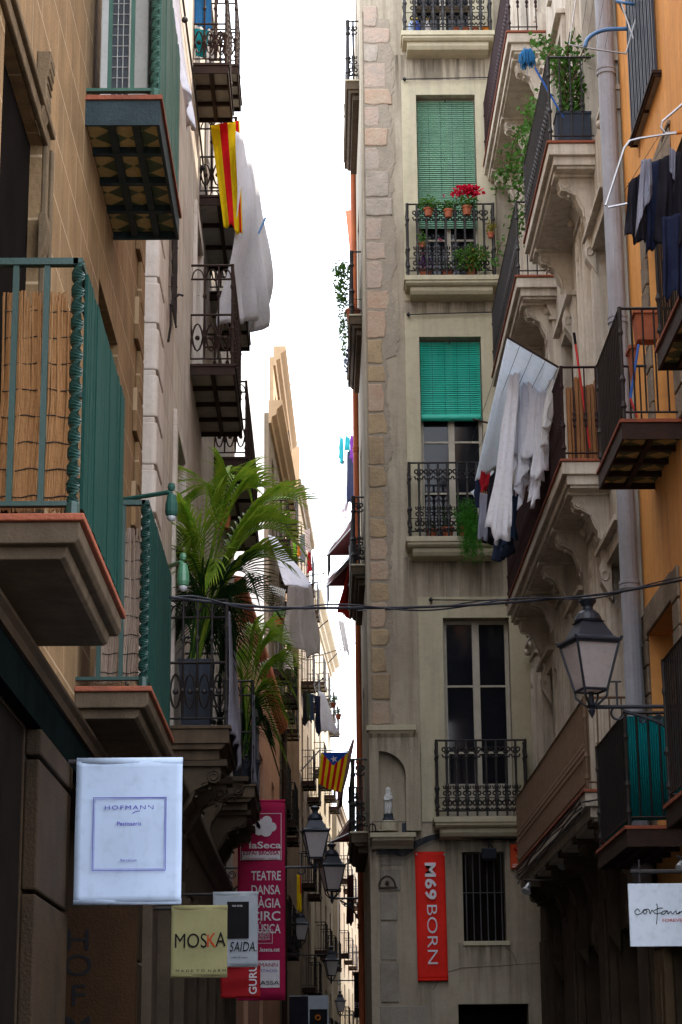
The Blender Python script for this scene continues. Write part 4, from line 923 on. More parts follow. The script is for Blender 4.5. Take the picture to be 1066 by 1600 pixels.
for k in range(16): uu=j0[0]+.05+(j1[0]-j0[0]-.1)*k/15; m.fbox(FR,uu-.018,uu+.012,j0[1]+.02,j0[1]+2.2,.03+.004*(k%2),.055+.004*(k%2))
m.build('shutter',lampm,sj)
# corrugated teal screen
m=M(); us=o3[0]+.07; 
pl=[]; N=60
for i in range(N+1): pl.append((.02+(wR-.10)*i/N,.008*math.sin(i*math.pi*.5)))
m.sheet(lambda s,t:FR.p(us+.008*math.sin(s*22*2*math.pi),o3[1]+.05+.86*t,.02+(wR-.09)*s),176,1)
m.sheet(lambda s,t:FR.p(us+(o3f[0]-o3[0]-.14)*s,o3[1]+.05+.86*t,wR-.068+.006*math.sin(s*60*2*math.pi)),300,1)
m.build('balcony_screen',tealsc,None,'teal corrugated plastic screen behind the bars of the lowest orange building balcony','screen',smooth=True,solid=.003,recalc=False)
# big grey drainpipe
def pipe(name,F,u,w,r,z0,z1,mat,label,col=2.6):
    m=M(); m.tube([F.p(u,z0,w),F.p(u,z1,w)],r,14)
    z=z0+.4
    while z<z1: m.lathe(F.p(u,z,w),[(r,0),(r+.012,.006),(r+.012,.035),(r+.003,.045),(r+.012,.055),(r+.012,.08),(r,.086)],14); z+=col
    o=m.build(name,mat,None,label,'pipe',smooth=False); return o
upip=uR-.03
pipe('drainpipe',FR,upip,.13,.085,3.0,15.6,zinc,'thick grey drainpipe between the orange building and the cream stone one')
up_=33.6; pw=FS.out(558,600,up_)[0]
pipe('drainpipe',FS,up_,max(.05,FS.out(557,700,up_)[0]),.047,1,17.2,rpipe,'rust orange drainpipe at the far edge of the beige corner building')
# downpipes beside others
m=M()
pipe('drainpipe',FC,LC+.1,.10,.06,1,zC,rust,'thin dark brown downpipe at the far end of the peach building')
# stone string and strip at the shared wall
m=M(); m.fbox(FR,uR+.06,uR+.2,4.6,17,0,.14); m.build('corner_strip',rstone,bR,bevel=.004)
# ================= objects
def qcloth(name,mat,cs,amp=.02,nf=3,label=None,cat=None,group=None,jag=.04,ph=0,nu=44,nv=30,solid=.0022,parent=None,colf=None,bulge=0,m=None):
    TL,TR,BR,BL=[PY(*c) for c in cs]; r=random.Random(int(ph*100)+5); f=[r.uniform(0,6) for _ in range(5)]
    n=(TR-TL).cross(ZV); n.z=0
    if n.length<1e-5: n=Vector((0,-1,0))
    n.normalize()
    def fn(s,t):
        tt=t*(1+jag*(math.sin(6*s+f[0])+.6*math.sin(15*s+f[1]))*t)
        P=TL.lerp(TR,s).lerp(BL.lerp(BR,s),tt); a=amp*(.3+.7*t)
        P+=n*(a*.22*math.sin(nf*13*s+3*math.sin(5*t+f[1])+f[0])*(.3+t)+a*math.sin(nf*2*math.pi*s+f[2]+t)+.45*a*math.sin(nf*4.3*math.pi*s+f[3]-t*1.5)+.4*a*math.sin(8*t+f[4]+4*s)+bulge*math.sin(math.pi*t))
        return P
    mm=m or M(); mm.sheet(fn,nu,nv)
    if m: return
    mats=mat
    if colf: mm.m=[colf((i+.5)/nu,(j+.5)/nv) for j in range(nv) for i in range(nu)]
    return mm.build(name,mats,parent,label,cat,group,smooth=True,solid=solid,recalc=False)
def pegs(o,cs,n):
    q=M(); A=PY(*cs[0]);B=PY(*cs[1])
    for i in range(n): p=A.lerp(B,(i+.5)/n); q.box(p.x-.006,p.x+.006,p.y-.006,p.y+.006,p.z-.035,p.z+.03)
    q.build('clothes_peg',wood,o)
# ---- banners hung across the pavement
def banner(x0,y0,x1,y1,Y,mat,name,label,pole_x=None,bot=None,wave=.006,sag=0):
    TL=PY(x0,y0,Y);BR=PY(x1,y1,Y); m=M()
    m.sheet(lambda s,t:Vector((TL.x+(BR.x-TL.x)*s,Y+wave*math.sin(t*9+s*2)+wave*.7*math.sin(s*7),TL.z+(BR.z-TL.z)*t)),16,24)
    o=m.build(name,mat,None,label,'banner',smooth=True,solid=.003,recalc=False)
    q=M(); q.tube([Vector((TL.x,Y+.02,TL.z)),Vector((BR.x,Y+.02,TL.z))],.022,10); q.build('sleeve',mat,o,smooth=True); q=M(); q.tube([Vector((TL.x,Y+.012,BR.z)),Vector((BR.x,Y+.012,BR.z))],.016,10); q.build('sleeve',mat,o,smooth=True)
    if pole_x is not None:
        q=M(); px=PY(pole_x,y0,Y).x if not isinstance(pole_x,str) else XL
        q.tube([Vector((px,Y+.02,TL.z)),Vector((BR.x,Y+.02,TL.z))],.014,8); q.lathe((px,Y+.02,TL.z-.05),[(.01,0),(.035,.01),(.035,.09),(.01,.1)],8); q.build('pole',iron,o)
    return o
def bt_(body,x,y,cap,Y,mat,par,fitw=None,bold=0,**k):
    d=(PY(x,y,Y)-CAM).dot(fw); s=cap*d/FPX/.70
    o=text(body,s,mat,PY(x,y,Y),(1,0,0),(0,0,1),par,bold=bold*s,depth=.0008,**k)
    if fitw:
        me=o.data; xs=[v.co.x for v in me.vertices]; cw=max(xs)-min(xs); f=(fitw*d/FPX)/cw; c=PY(x,y,Y).x-WL[o.name].x
        for v in me.vertices: v.co.x=c+(v.co.x-c)*f
    return o
Yh=10.9
bh=banner(120,1190,283,1408,Yh,ban_w,'shop_banner','large white pastry shop banner with a thin violet square frame, nearest on the left','wall')
m=M(); yf=Yh-.012
a=PY(146,1246,yf);b=PY(259,1360,yf)
for k,tt in ((0,.004),(.008,.0018)):
    x0,x1,z0_,z1_=a.x+k,b.x-k,b.z+k,a.z-k
    m.box(x0,x1,yf-.001,yf,z1_-tt,z1_); m.box(x0,x1,yf-.001,yf,z0_,z0_+tt); m.box(x0,x0+tt,yf-.001,yf,z0_+tt,z1_-tt); m.box(x1-tt,x1,yf-.001,yf,z0_+tt,z1_-tt)
m.build('printed_frame',ink_p,bh)
bt_('HOFMANN',202,1262,6.5,yf,ink_p,bh,76,0,space=1.25); bt_('Pastisseria',202,1287,6.5,yf,ink_p,bh,38); bt_('Barcelona',201,1344,4,yf,ink_p,bh,25)
m=M(); m.tube([PY(207,1271,yf),PY(212,1268,yf),PY(219,1267,yf)],.0022,4); m.build('printed_swash',ink_p,bh)
Y2=16.0
bk_=banner(268,1419,355,1524,Y2,ban_y,'shop_banner','khaki banner lettered MOSKA hanging left of the lane','wall')
bt_('MOS',298,1471,22,Y2-.012,ink_b,bk_,50); bt_('K',330,1470,22,Y2-.012,ink_r,bk_,14); bt_('A',345,1469,22,Y2-.012,ink_b,bk_,16); bt_('M A D E  T O  H A R M',314,1517,4,Y2-.012,ink_b,bk_,78)
Y3=19.0
bs=banner(333,1397,403,1508,Y3,ban_s,'shop_banner','pale grey banner with a black patch and handwritten SAIDA, behind the khaki one','wall')
m=M(); a=PY(355,1409,Y3-.012);b=PY(389,1466,Y3-.012); m.box(a.x,b.x,a.y-.003,a.y,b.z,a.z); m.build('printed_patch',ink_b,bs,bevel=.0)
bt_('SAIDA.',380,1480,15,Y3-.012,ink_b,bs,42,shear=.2); bt_('mon aimée',371,1415,4,Y3-.017,ink_w,bs,16); bt_('coffee & tapas',374,1496,2.5,Y3-.012,ink_b,bs,26)
Y4=21.0
bgn=banner(345,1512,407,1557,Y4,ban_g,'shop_banner','dark red banner with white vertical letters GURU, low behind the grey one','wall')
q=PY(396,1536,Y4-.012); text('GURU',.105,ink_w,PY(396,1530,Y4-.012),(0,0,1),(-1,0,0),bgn,bold=.002,sx=1.0)
Y5=28.0
bl_=banner(372,1252,446,1561,Y5,ban_m,'theatre_banner','tall magenta banner listing teatre, dansa, màgia, circ, música','wall',wave=.01)
yb=Y5-.02
for t_,y,x,w_,c in (('TEATRE',1369,416,46,14),('DANSA',1391,415,45,14),('MÀGIA',1412,415,46,14),('CIRC',1432,415,46,14),('MÚSICA',1452,415,46,14)): bt_(t_,x,y,c,yb,ink_w,bl_,w_,.012)
bt_('laSeca',414,1321,10,yb,ink_w,bl_,50,.02); bt_('.laseca.cat',421,1484,6,yb,ink_w,bl_,32,.02)
m=M(); a=PY(378,1330,yb);b=PY(438,1344,yb); m.box(a.x,b.x,yb,yb+.001,b.z,a.z)
a=PY(378,1501,yb);b=PY(437,1543,yb); m.box(a.x,b.x,yb,yb+.001,b.z,a.z)
def framebox(m,x0,y0,x1,y1,Y,t):
    a=PY(x0,y0,Y);b=PY(x1,y1,Y); m.box(a.x,b.x,Y,Y+.001,a.z-t,a.z); m.box(a.x,b.x,Y,Y+.001,b.z,b.z+t); m.box(a.x,a.x+t,Y,Y+.001,b.z+t,a.z-t); m.box(b.x-t,b.x,Y,Y+.001,b.z+t,a.z-t)
framebox(m,376,1271,440,1344,yb,.008); framebox(m,392,1452+0,426,1474,yb,.005)
for cx,cy,r_ in ((408,1288,8),(417,1283,8),(425,1292,7),(405,1297,8),(416,1298,9),(398,1292,9)):
    p=PY(cx,cy,yb-.001*(cx%5)); rr=r_*29/FPX; m.add([Vector((p.x+rr*math.cos(k*.45),p.y,p.z+rr*math.sin(k*.45))) for k in range(14)],[tuple(range(14))])
m.build('printed_panel',ink_w,bl_,recalc=False)
bt_('ESPAI BROSSA',408,1333,6,yb-.006,ink_m,bl_,56,.02); bt_('arts escèniques i música',408,1341,3,yb-.006,ink_m,bl_,50)
bt_('FÀBRIQUES',409,1457,4,yb,ink_w,bl_,26); bt_('DE CREACIÓ',409,1462,4,yb,ink_w,bl_,26); bt_('DE BARCELONA',409,1467,4,yb,ink_w,bl_,26)
bt_('HOFMANN',410,1508,6,yb-.006,ink_m,bl_,48); bt_('DEGUSTACIÓ',410,1517,4,yb-.006,ink_p,bl_,46); bt_('BRASSA',414,1536,6,yb-.006,ink_b,bl_,44)
# red wall banner
w_=.03; a=AM(648,1331,w_);b=AM(699,1531,w_); m=M()
m.sheet(lambda s,t:FM.p(a[0]+(b[0]-a[0]-.0)*s+.012*t,a[1]+(b[1]-a[1])*t,w_+.006*math.sin(t*10+s)+.02*t),10,30)
bred=m.build('wall_banner',ban_r,None,'vertical red banner lettered M69 BORN on the beige corner wall','banner',smooth=True,solid=.004,recalc=False)
q=M(); 
for x in (651,694): p=FM.p(*AM(x,1335,.05),.045); q.ball(p,.014,6,5)
q.build('fixing_disc',alu,bred); q=M(); q.tube([FM.p(a[0]+.01,b[1],.05),FM.p(b[0]+.01,b[1],.05)],.018,8); q.build('bottom_bar',ban_r,bred,smooth=True)
p=FM.p(*AM(672,1376,.07),.07); text('M69',.20,ink_w,p,(0,0,-1),(1,0,0),bred,bold=.006,sx=1.36,space=1.08)
p=FM.p(*AM(675,1460,.07),.07); text('BORN',.20,ink_w,p,(0,0,-1),(1,0,0),bred,bold=-.0015,sx=1.5)
# cortana board
Yc=14.2; a=PY(981,1381,Yc); b=PY(1110,1478,Yc); m=M(); m.box(a.x,XR-.12,Yc-.012,Yc+.012,b.z,a.z); csn=m.build('hanging_sign',signw,None,'white square shop sign with thin handwritten name, cut by the right edge','sign')
m=M()
for x in (1000,1100): p=PY(x,1381,Yc); m.bar(p,p+ZV*.16,.008,5)
m.bar(PY(985,1362,Yc),Vector((XR,Yc,PY(985,1362,Yc).z)),.014,6); m.build('bracket',iron,csn)
yy=Yc-.016; m=M()
for st in ([(1000,1424),(996,1420),(992,1425),(996,1429),(1003,1426),(1007,1421),(1011,1424),(1008,1428),(1005,1425),(1009,1421),(1014,1421),(1016,1428),(1019,1422),(1024,1427),(1034,1426)],
           [(1025,1413),(1027,1414),(1027,1430),(1026,1444)],[(1022,1423),(1030,1419),(1036,1419)],
           [(1042,1423),(1036,1424),(1034,1428),(1038,1428),(1043,1423),(1044,1428),(1048,1424),(1051,1428),(1056,1423),(1058,1428),(1063,1424),(1060,1428),(1066,1424),(1068,1428),(1074,1423),(1078,1427),(1084,1423),(1082,1428),(1090,1425)]):
    m.tube(catm([PY(x,y,yy) for x,y in st],5),.0026,4)
m.build('lettering',ink_b,csn); bt_('FOREVER',1053,1438,4.5,yy,ink_rd,csn,36)
# dark hanging sign far right lane: ÈS T
Ye=40; a=PY(553,1520,Ye); b=PY(580,1590,Ye); m=M(); m.box(a.x,a.x+.32,Ye-.02,Ye+.02,b.z,a.z); es=m.build('hanging_sign',pm('black_sign',(.012,.012,.016),None,3,bump=0),None,'narrow black hanging sign with small white letters ÈS T, at the mouth of the lane','sign')
bt_('ÈS T',564,1571,8,Ye-.025,ink_w,es,22)
# ---- street lanterns
def lantern(P,arm,label,rot=.25,sgn=1,first=False):
    """P bottom centre of the lantern body; arm: length of the bracket towards sgn*X"""
    P=Vector(P); t=thing('street_lantern',P,label,'street lamp','black iron wall lanterns along the street'); Q=lambda x,y,z:P+Vector((x*math.cos(rot)-y*math.sin(rot),x*math.sin(rot)+y*math.cos(rot),z))
    k=math.sqrt(2); ro=rot+math.pi/4
    m=M(); m.lathe(P,[(.193*k,.400),(.197*k,.408),(.193*k,.425),(.166*k,.435),(.146*k,.45),(.090*k,.565),(.100*k,.575)],4,rot=ro)
    m.lathe(P,[(.104,.572),(.112,.59),(.106,.605),(.09,.64),(.06,.665),(.042,.675),(.040,.70),(.056,.725),(.072,.745),(.065,.76),(.03,.775),(.001,.78)],16)
    for sx in(-1,1):
        for sy in(-1,1): m.ball(Q(sx*.193,sy*.193,.43),.014,6,5)
    m.build('roof',lampm,t)
    m=M(); cs=[(-1,-1),(1,-1),(1,1),(-1,1)]
    for i,(sx,sy) in enumerate(cs):
        m.bar(Q(sx*.096,sy*.096,.03),Q(sx*.178,sy*.178,.405),.011,5); nx,ny=cs[(i+1)%4]; m.bar(Q(sx*.096,sy*.096,.03),Q(nx*.096,ny*.096,.03),.012,5); m.bar(Q(sx*.175,sy*.175,.395),Q(nx*.175,ny*.175,.395),.012,5)
        m.tube([Q(sx*.096,sy*.096,.03),Q(sx*.092,sy*.092,-.02),Q(sx*.05,sy*.05,-.07),Q(sx*.02,sy*.02,-.10)],.010,5)
    m.lathe(P,[(.001,-.19),(.018,-.16),(.03,-.13),(.02,-.11),(.04,-.09),(.025,-.07),(.02,-.02),(.02,.02)],8)
    m.build('frame',lampm,t)
    m=M(); m.lathe(P,[(.090*k,.032),(.170*k,.398)],4,rot=ro); m.build('lamp_glass',frost,t)
    m=M(); A=P+Vector((0,0,-.10)); B=P+Vector((sgn*arm,0,-.10)); m.bar(A,B,.016,8); dx=Vector((sgn,0,0))
    if True:
        w=min(arm*.75,.62); m.tube([B-ZV*.42,B-ZV*.36-dx*.06,B-ZV*.12-dx*(w*.55),B-ZV*.03-dx*w],.014,6)
        for q in range(4):
            c=B-dx*(w*(.16+.2*q))-ZV*(.06+.0*q); rr=.05-.008*q
            circ(m,c-ZV*(.04),dx,ZV,rr,rr,.008,10,5); circ(m,c-ZV*(.04),dx,ZV,rr*.5,rr*.5,.007,8,5,0,4.5)
        circ(m,B-ZV*.25-dx*.05,dx,ZV,.05,.08,.008,10,5)
        m.fbox(WF,B.x-.012,B.x+.012,B.z-.5,B.z+.08,B.y-.05,B.y+.05)
        circ(m,A+dx*.2-ZV*.05,dx,ZV,.05,.05,.009,12,5,.5,6); m.bar(A+dx*.1+ZV*.2,A+dx*.24+ZV*.2,.007,4); m.bar(A+dx*.2,A+dx*.2+ZV*.2,.009,5)
    m.build('bracket',lampm,t)
    return t
def lampat(x,y,Y,wallX,label,rot):
    P=PY(x,y,Y); P.z; sg=1 if wallX>P.x else -1; return lantern(P,abs(wallX-P.x),label,rot,sg)
lampat(924,1085,16.3,XR,'big iron wall lantern with frosted panes at the right, nearest of all lanterns',.28)
lampat(493,1344,30.5,XL,'iron wall lantern just right of the magenta theatre banner, largest in the lane',.1)
lampat(519,1394,34,XM,'iron wall lantern half hidden by its bracket beside the corner building',.2)
lampat(470,1471,52,-1.0,'small iron lantern with long arm below the yellow flag roll',.1)
lampat(518,1526,56,1.5,'small iron lantern hanging lower in the middle of the lane',.15)
lampat(532,1582,80,1.9,'farthest tiny iron lantern at the bottom of the lane',.1)
# ---- street crossing cables
def crosswire(pts,r,label,tw=True):
    P=catm([PY(x,y,Y) for x,y,Y in pts],8); m=M(); m.tube(P,r,6)
    if tw: m.tube([p+Vector((0,math.cos(i*.33)*.02,math.sin(i*.33)*.024)) for i,p in enumerate(P)],r*.7,5)
    m.build('overhead_cable',cable,None,label,'cable',smooth=True)
crosswire([(266,933,12.5),(330,941,12.8),(420,949,13.2),(520,950,13.6),(640,949,14),(760,944,14.4),(870,935,14.8),(960,926,15),(1080,904,15.4)],.009,'thick twisted black cable sagging across the whole street in front of the palm')
crosswire([(560,954,30),(600,953,29),(700,946,28),(760,938,27),(835,936,26)],.008,'thinner dark cable just behind the thick twisted one, near the corner building',False)
for pts,l in (([(450,601,60),(560,598,61)],'fine cable high between the cornices'),([(524,668,55),(560,667,54)],'fine dotted cable left of the rust orange pipe'),([(470,1030,50),(560,1003,52)],'fine cable under the hanging grey cloth'),([(440,1490,50),(560,1488,52)],'fine cable strung low above the farthest lanterns')):
    crosswire([(pts[0][0],pts[0][1],pts[0][2]),((pts[0][0]+pts[1][0])/2,(pts[0][1]+pts[1][1])/2+3,(pts[0][2]+pts[1][2])/2),pts[1]],.010,l,False)
# ---- palms
def bez(a,b,c,t): return a*((1-t)**2)+b*(2*t*(1-t))+c*(t*t)
def frond(m,ms,A,B,Cc,r,L0=.46,n=24,W=.024,droop=.45):
    ms.tube([bez(A,B,Cc,k/14) for k in range(15)],[.011*(1-.8*k/14)+.002 for k in range(15)],5)
    for k in range(n):
        t=.38+.62*k/(n-1); P=bez(A,B,Cc,t); T=(bez(A,B,Cc,min(1,t+.02))-bez(A,B,Cc,t-.02)).normalized()
        sd=T.cross(ZV); sd=sd.normalized() if sd.length>.05 else Vector((1,0,0)); nr=sd.cross(T)
        l=L0*(.45+.75*math.sin(min(1,(t-.33)/.6)*math.pi*.75+.35))*r.uniform(.85,1.1)
        for sg in (-1,1):
            d=(T*.62+sd*sg*.78+nr*.25).normalized(); q=[P,P+d*l*.35,P+d*l*.7-ZV*l*droop*.22,P+d*l-ZV*l*droop*.62]; ww=[W*.4,W,W*.75,.001]
            side=d.cross(ZV).normalized() if abs(d.z)<.95 else sd; side=(side+nr*.5*sg).normalized()
            vs=[]
            for pp,w in zip(q,ww): vs+= [pp-side*w*.5,pp+side*w*.5]
            m.add(vs,[(0,1,3,2),(2,3,5,4),(4,5,7,6)])
def palm(name,label,base,Y0,light,darkf,planter,seed,scale=1,tall=.5):
    r=random.Random(seed); P=PY(base[0],base[1],Y0); t=thing(name,P,label,'palm'); m=M();ms=M()
    for (cx,cy,tx,ty,dy) in light: frond(m,ms,P+rvec(r)*.04,PY(cx,cy,Y0+dy*.5),PY(tx,ty,Y0+dy),r,.46*scale,22,.026)
    m.build('frond',leafp,t,recalc=False); ms.build('stem',leafp,t); m=M(); ms=M()
    for (cx,cy,tx,ty,dy) in darkf: frond(m,ms,P+rvec(r)*.05,PY(cx,cy,Y0+dy*.5),PY(tx,ty,Y0+dy),r,.44*scale,22,.022)
    m.build('frond',leafd,t,label='dark lower frond',recalc=False); ms.build('stem',leafd,t)
    return t
Yp=bp[0]+.38
palm('potted_palm','large potted palm with bright arching fronds on the stone balcony left of the lane',(305,1030),Yp,
 [(318,755,250,827.5,0),(330,745,292,877.5,-0.1),(340,790,254,877.5,0.1),(350,775,240,779.5,0.2),(352,745,397,762.5,0.2),(365,695,354,747.5,0),(345,705,387,755.5,0.3),(370,755,462,849.5,0.1),(372,745,468,782.5,0.3),(365,785,432,817.5,0.2),(350,815,322,897.5,-0.2),(360,835,442,877.5,0.2),(340,845,277,907.5,0.1),(330,695,322,767.5,0.2)],
 [(320,840,265,910,0.1),(350,850,347,940,0),(340,870,285,970,-0.1),(355,870,367,995,0.1),(330,880,315,990,0.2),(355,840,395,910,0.2),(310,870,263,970,0.2),(350,880,340,1020,0.1),(330,850,300,950,0),(300,920,270,1020,0),(340,920,350,1030,0.1),(360,870,425,950,0.1)],None,3)
m=M(); a=PY(279,1029,Yp-.2);b=PY(332,1126,Yp-.2); zb=bp[1]+.005
wq=(b.x-a.x)/2; cx=(a.x+b.x)/2; tp=PY(279,1029,Yp-.2).z
m.add([(cx-wq*.8,Yp-wq*.8,zb),(cx+wq*.8,Yp-wq*.8,zb),(cx+wq*.8,Yp+wq*.8,zb),(cx-wq*.8,Yp+wq*.8,zb),(cx-wq,Yp-wq,tp),(cx+wq,Yp-wq,tp),(cx+wq,Yp+wq,tp),(cx-wq,Yp+wq,tp)],[(0,1,2,3),(0,1,5,4),(1,2,6,5),(2,3,7,6),(3,0,4,7)])
m.box(cx-wq*.95,cx+wq*.95,Yp-wq*.95,Yp+wq*.95,tp-.05,tp-.03); m.box(cx-wq-.01,cx+wq+.01,Yp-wq-.012,Yp-wq,tp-.04,tp+.005)
m.build('planter',slate,None,'tall square dark slate planter holding the large palm','planter',bevel=.006)
Yq=bn[0]+.5
palm('potted_palm','second potted palm, lower and behind the large one on the further balcony',(384,1185),Yq,
 [(385,960,400,985,.1),(395,960,445,1010,.1),(400,980,452,1068,.2),(400,1010,446,1120,.1),(390,1020,440,1165,.2),(380,990,366,1040,-.1),(385,980,375,1110,.1),(400,950,424,985,.2),(410,1000,452,1040,.2)],
 [(380,1060,372,1150,.1),(395,1050,418,1150,.0),(390,1080,400,1200,.1),(400,1080,430,1190,.1),(385,1040,410,1110,.2)],None,8,.85)
m=M(); P=PY(384,1190,Yq); m.lathe((P.x,P.y,bn[1]+.005),[(.13,0),(.17,.3),(.185,.31),(.185,.35),(.16,.35),(.15,.32),(.001,.31)],14); m.build('planter',slate,None,'round dark pot holding the second lower palm','planter')
# grey ragged cloth on palm balcony side
qcloth('balcony_cloth',creamcl if False else greycl,[(359,955,bp[0]+.1),(366,965,bp[0]+1.5),(376,1180,bp[0]+1.5),(362,1170,bp[0]+.1)],.02,3,'ragged grey cloth tied along the street side of the large palm balcony','cloth',jag=.08)
qcloth('balcony_cloth',greycl,[(396,1085,bn[0]),(403,1090,bn[0]+2),(404,1250,bn[0]+2),(397,1240,bn[0])],.02,3,'faded grey cloth tied along the second palm balcony','cloth',jag=.08)
# green spot lamps
def spot(x,y,Y,x2,y2,label,col=rgreen):
    t=thing('spot_lamp',PY(x,y,Y),label,'lamp','green metal spot lamps on arms'); m=M(); A=PY(x,y-18,Y); P=PY(x,y,Y)
    k=Y/FPX
    m.lathe((P.x,P.y,P.z-12*k),[(7*k,0),(9*k,2*k),(10.5*k,8*k),(10*k,20*k),(8.5*k,28*k),(7*k,36*k),(4*k,38*k)],12); m.build('housing',col,t,smooth=False)
    m=M(); m.ball((P.x,P.y,P.z-13*k),7.5*k,10,7); m.build('bulb',glassl,t,smooth=True)
    m=M(); W=PY(x2,y2,Y+.2); m.tube([W,PY(x-3,y-27,Y),PY(x,y-24,Y)],.016,8); m.lathe(PY(x,y-30,Y),[(.02,0),(.026,.02),(.02,.045)],8); m.build('arm',col,t)
spot(268,796,13.3,190,781,'green spot lamp at the end of a long arm over the small green balcony',pm('dark_green_lamp',(.035,.11,.085),None,5,rough=.4)); spot(286,905,13.9,262,886,'bright green spot lamp with a round bulb, below the other green one')
# ---- cloths left
qcloth('draped_sheet',[wcloth],[(374,205,22.4),(384,235,24.8),(423,486,27.0),(350,528,23.2)],.09,3,'big white sheet billowing outside the flag balcony on the left','sheet',jag=.05,bulge=.1,nu=30,nv=30)
qcloth('hanging_cloth',wcloth,[(266,-30,13.6),(276,-30,14.2),(299,205,13.9),(292,150,13.5)],.02,2,'narrow white cloth dangling beside the pale green balcony, top left','cloth',jag=.05)
Yt=bt[0]+.12; qcloth('hanging_cloth',bluecl,[(303,-25,Yt),(329,-25,Yt),(331,45,Yt),(303,42,Yt)],.012,2,'bright blue cloth hanging on the topmost left iron balcony','cloth')
qcloth('hanging_cloth',tealcl,[(304,44,Yt),(327,48,Yt),(322,88,Yt),(306,90,Yt)],.012,2,'dark teal cloth below the blue cloth on the topmost left balcony','cloth')
Yf=bf[0]-.06
def cat_(s,t): return 1 if (s>.30 and s<.58) or (s>.86 and s<.95) else 0
qcloth('catalan_flag',[yell,fred],[(329,196,Yf),(375,188,Yf),(379,362,Yf),(350,356,Yf)],.022,1.5,'yellow flag with red stripes hanging from an iron balcony high on the left','flag',jag=.03,nu=40,nv=24,colf=cat_,ph=2)
# CDs
for i,(x,y,r_) in enumerate(((257,8,12),(262,24,10))):
    m=M(); p=PY(x,y,12.6); rr=r_*12.6/FPX; m.tube([p,p+Vector((.002,.004,0))],rr,20); m.bar(p+ZV*rr,p+ZV*(rr+.3),.001,4); m.build('reflective_disc',alu,None,('upper' if i==0 else 'lower')+' shiny disc dangling by the pale green balcony at top left','disc')
# far left hanging cloths
qcloth('hanging_sheet',wcloth,[(420,836,36),(431,840,36.4),(490,915,36.6),(450,918,36)],.03,2,'white sheet slung diagonally in front of the tan building','sheet',jag=.03)
qcloth('hanging_sheet',pm('linen',(.50,.46,.43),(.42,.385,.36),4,trans=.35),[(452,915,36.3),(486,915,36.8),(500,1024,36.8),(444,1012,36.3)],.04,2.5,'greyish linen cloth hanging under the diagonal white sheet','sheet',jag=.05)
def wash(items,label_fn=None):
    for (nm,mat,cs,lab,cat) in items: o=qcloth(nm,mat,cs,.02,2,lab,cat,'laundry hung out along the lane',jag=.06,nu=14,nv=14,ph=cs[0][0]*.01)
wash([('towel',limecl,[(458,848,42),(463,850,42.4),(463,866,42.4),(460,870,42)],'small lime green cloth in the row of washing left of the sky','cloth'),
('towel',orgcl,[(465,852,43),(468,853,43.3),(469,868,43.3),(466,869,43)],'small orange cloth beside the lime one','cloth'),
('shirt',greycl,[(468,838,44),(476,834,44.4),(477,880,44.4),(470,880,44)],'mottled grey garment hanging between orange and red cloths','shirt'),
('shirt',pinkcl,[(477,828,45),(484,826,45.4),(484,860,45.4),(478,862,45)],'faded pink garment above the red sock','shirt'),
('sock',redcl,[(481,862,45.5),(485,862,45.6),(487,892,45.6),(480,895,45.5)],'red sock at the end of the washing row','sock'),
('shirt',blackcl,[(474,1080,38),(478,1080,38.2),(479,1130,38.2),(475,1132,38)],'black garment first in the row under the white shirt','shirt'),
('towel',pm('olive_cloth',(.06,.09,.04),None,5),[(478,1082,38.2),(483,1083,38.4),(484,1125,38.4),(479,1124,38.2)],'olive garment second in the washing row','cloth'),
('jeans',denim,[(483,1083,38.4),(491,1085,38.7),(491,1128,38.7),(485,1126,38.4)],'blue jeans in the washing row low in the lane','jeans'),
('shirt',navy,[(491,1086,38.8),(500,1088,39),(500,1150,39),(493,1140,38.8)],'navy garment beside the white shirt low in the lane','shirt'),
('shirt',wcloth,[(499,1080,39),(508,1084,39.3),(531,1146,39.6),(500,1146,39)],'white shirt spread wide, largest of the lower lane washing','shirt'),
('towel',tealcl,[(532,682,42),(537,686,41.5),(537,724,41.5),(531,718,42)],'pointed turquoise cloth left of the rust pipe','cloth'),
('towel',tealcl,[(540,680,41),(546,684,40.6),(546,706,40.6),(539,702,41)],'short turquoise cloth nearest the rust pipe','cloth'),
('shirt',wcloth,[(531,718,42),(541,720,41.4),(544,790,41.4),(532,800,42)],'white shirt hanging below the turquoise cloth','shirt'),
('trousers',pinkcl,[(534,784,42),(545,782,41.4),(543,812,41.4),(532,806,42)],'beige trousers below the white shirt by the rust pipe','trousers'),
('shirt',navy,[(543,706,41),(553,700,40.4),(553,786,40.4),(541,780,41)],'navy garment tight beside the rust pipe','shirt'),
('shirt',purp,[(548,680,40.6),(553,682,40.3),(553,722,40.3),(547,716,40.6)],'purple garment tucked behind the rust pipe','shirt'),
('towel',creamcl,[(528,968,42),(538,972,42),(547,1024,42),(538,1020,42)],'long pale cloth hanging under the red awning','cloth'),
('shirt',pinkcl,[(443,1016,40),(456,1018,40.5),(458,1048,40.5),(444,1046,40)],'faded pink washing in front of the tan building','shirt')])
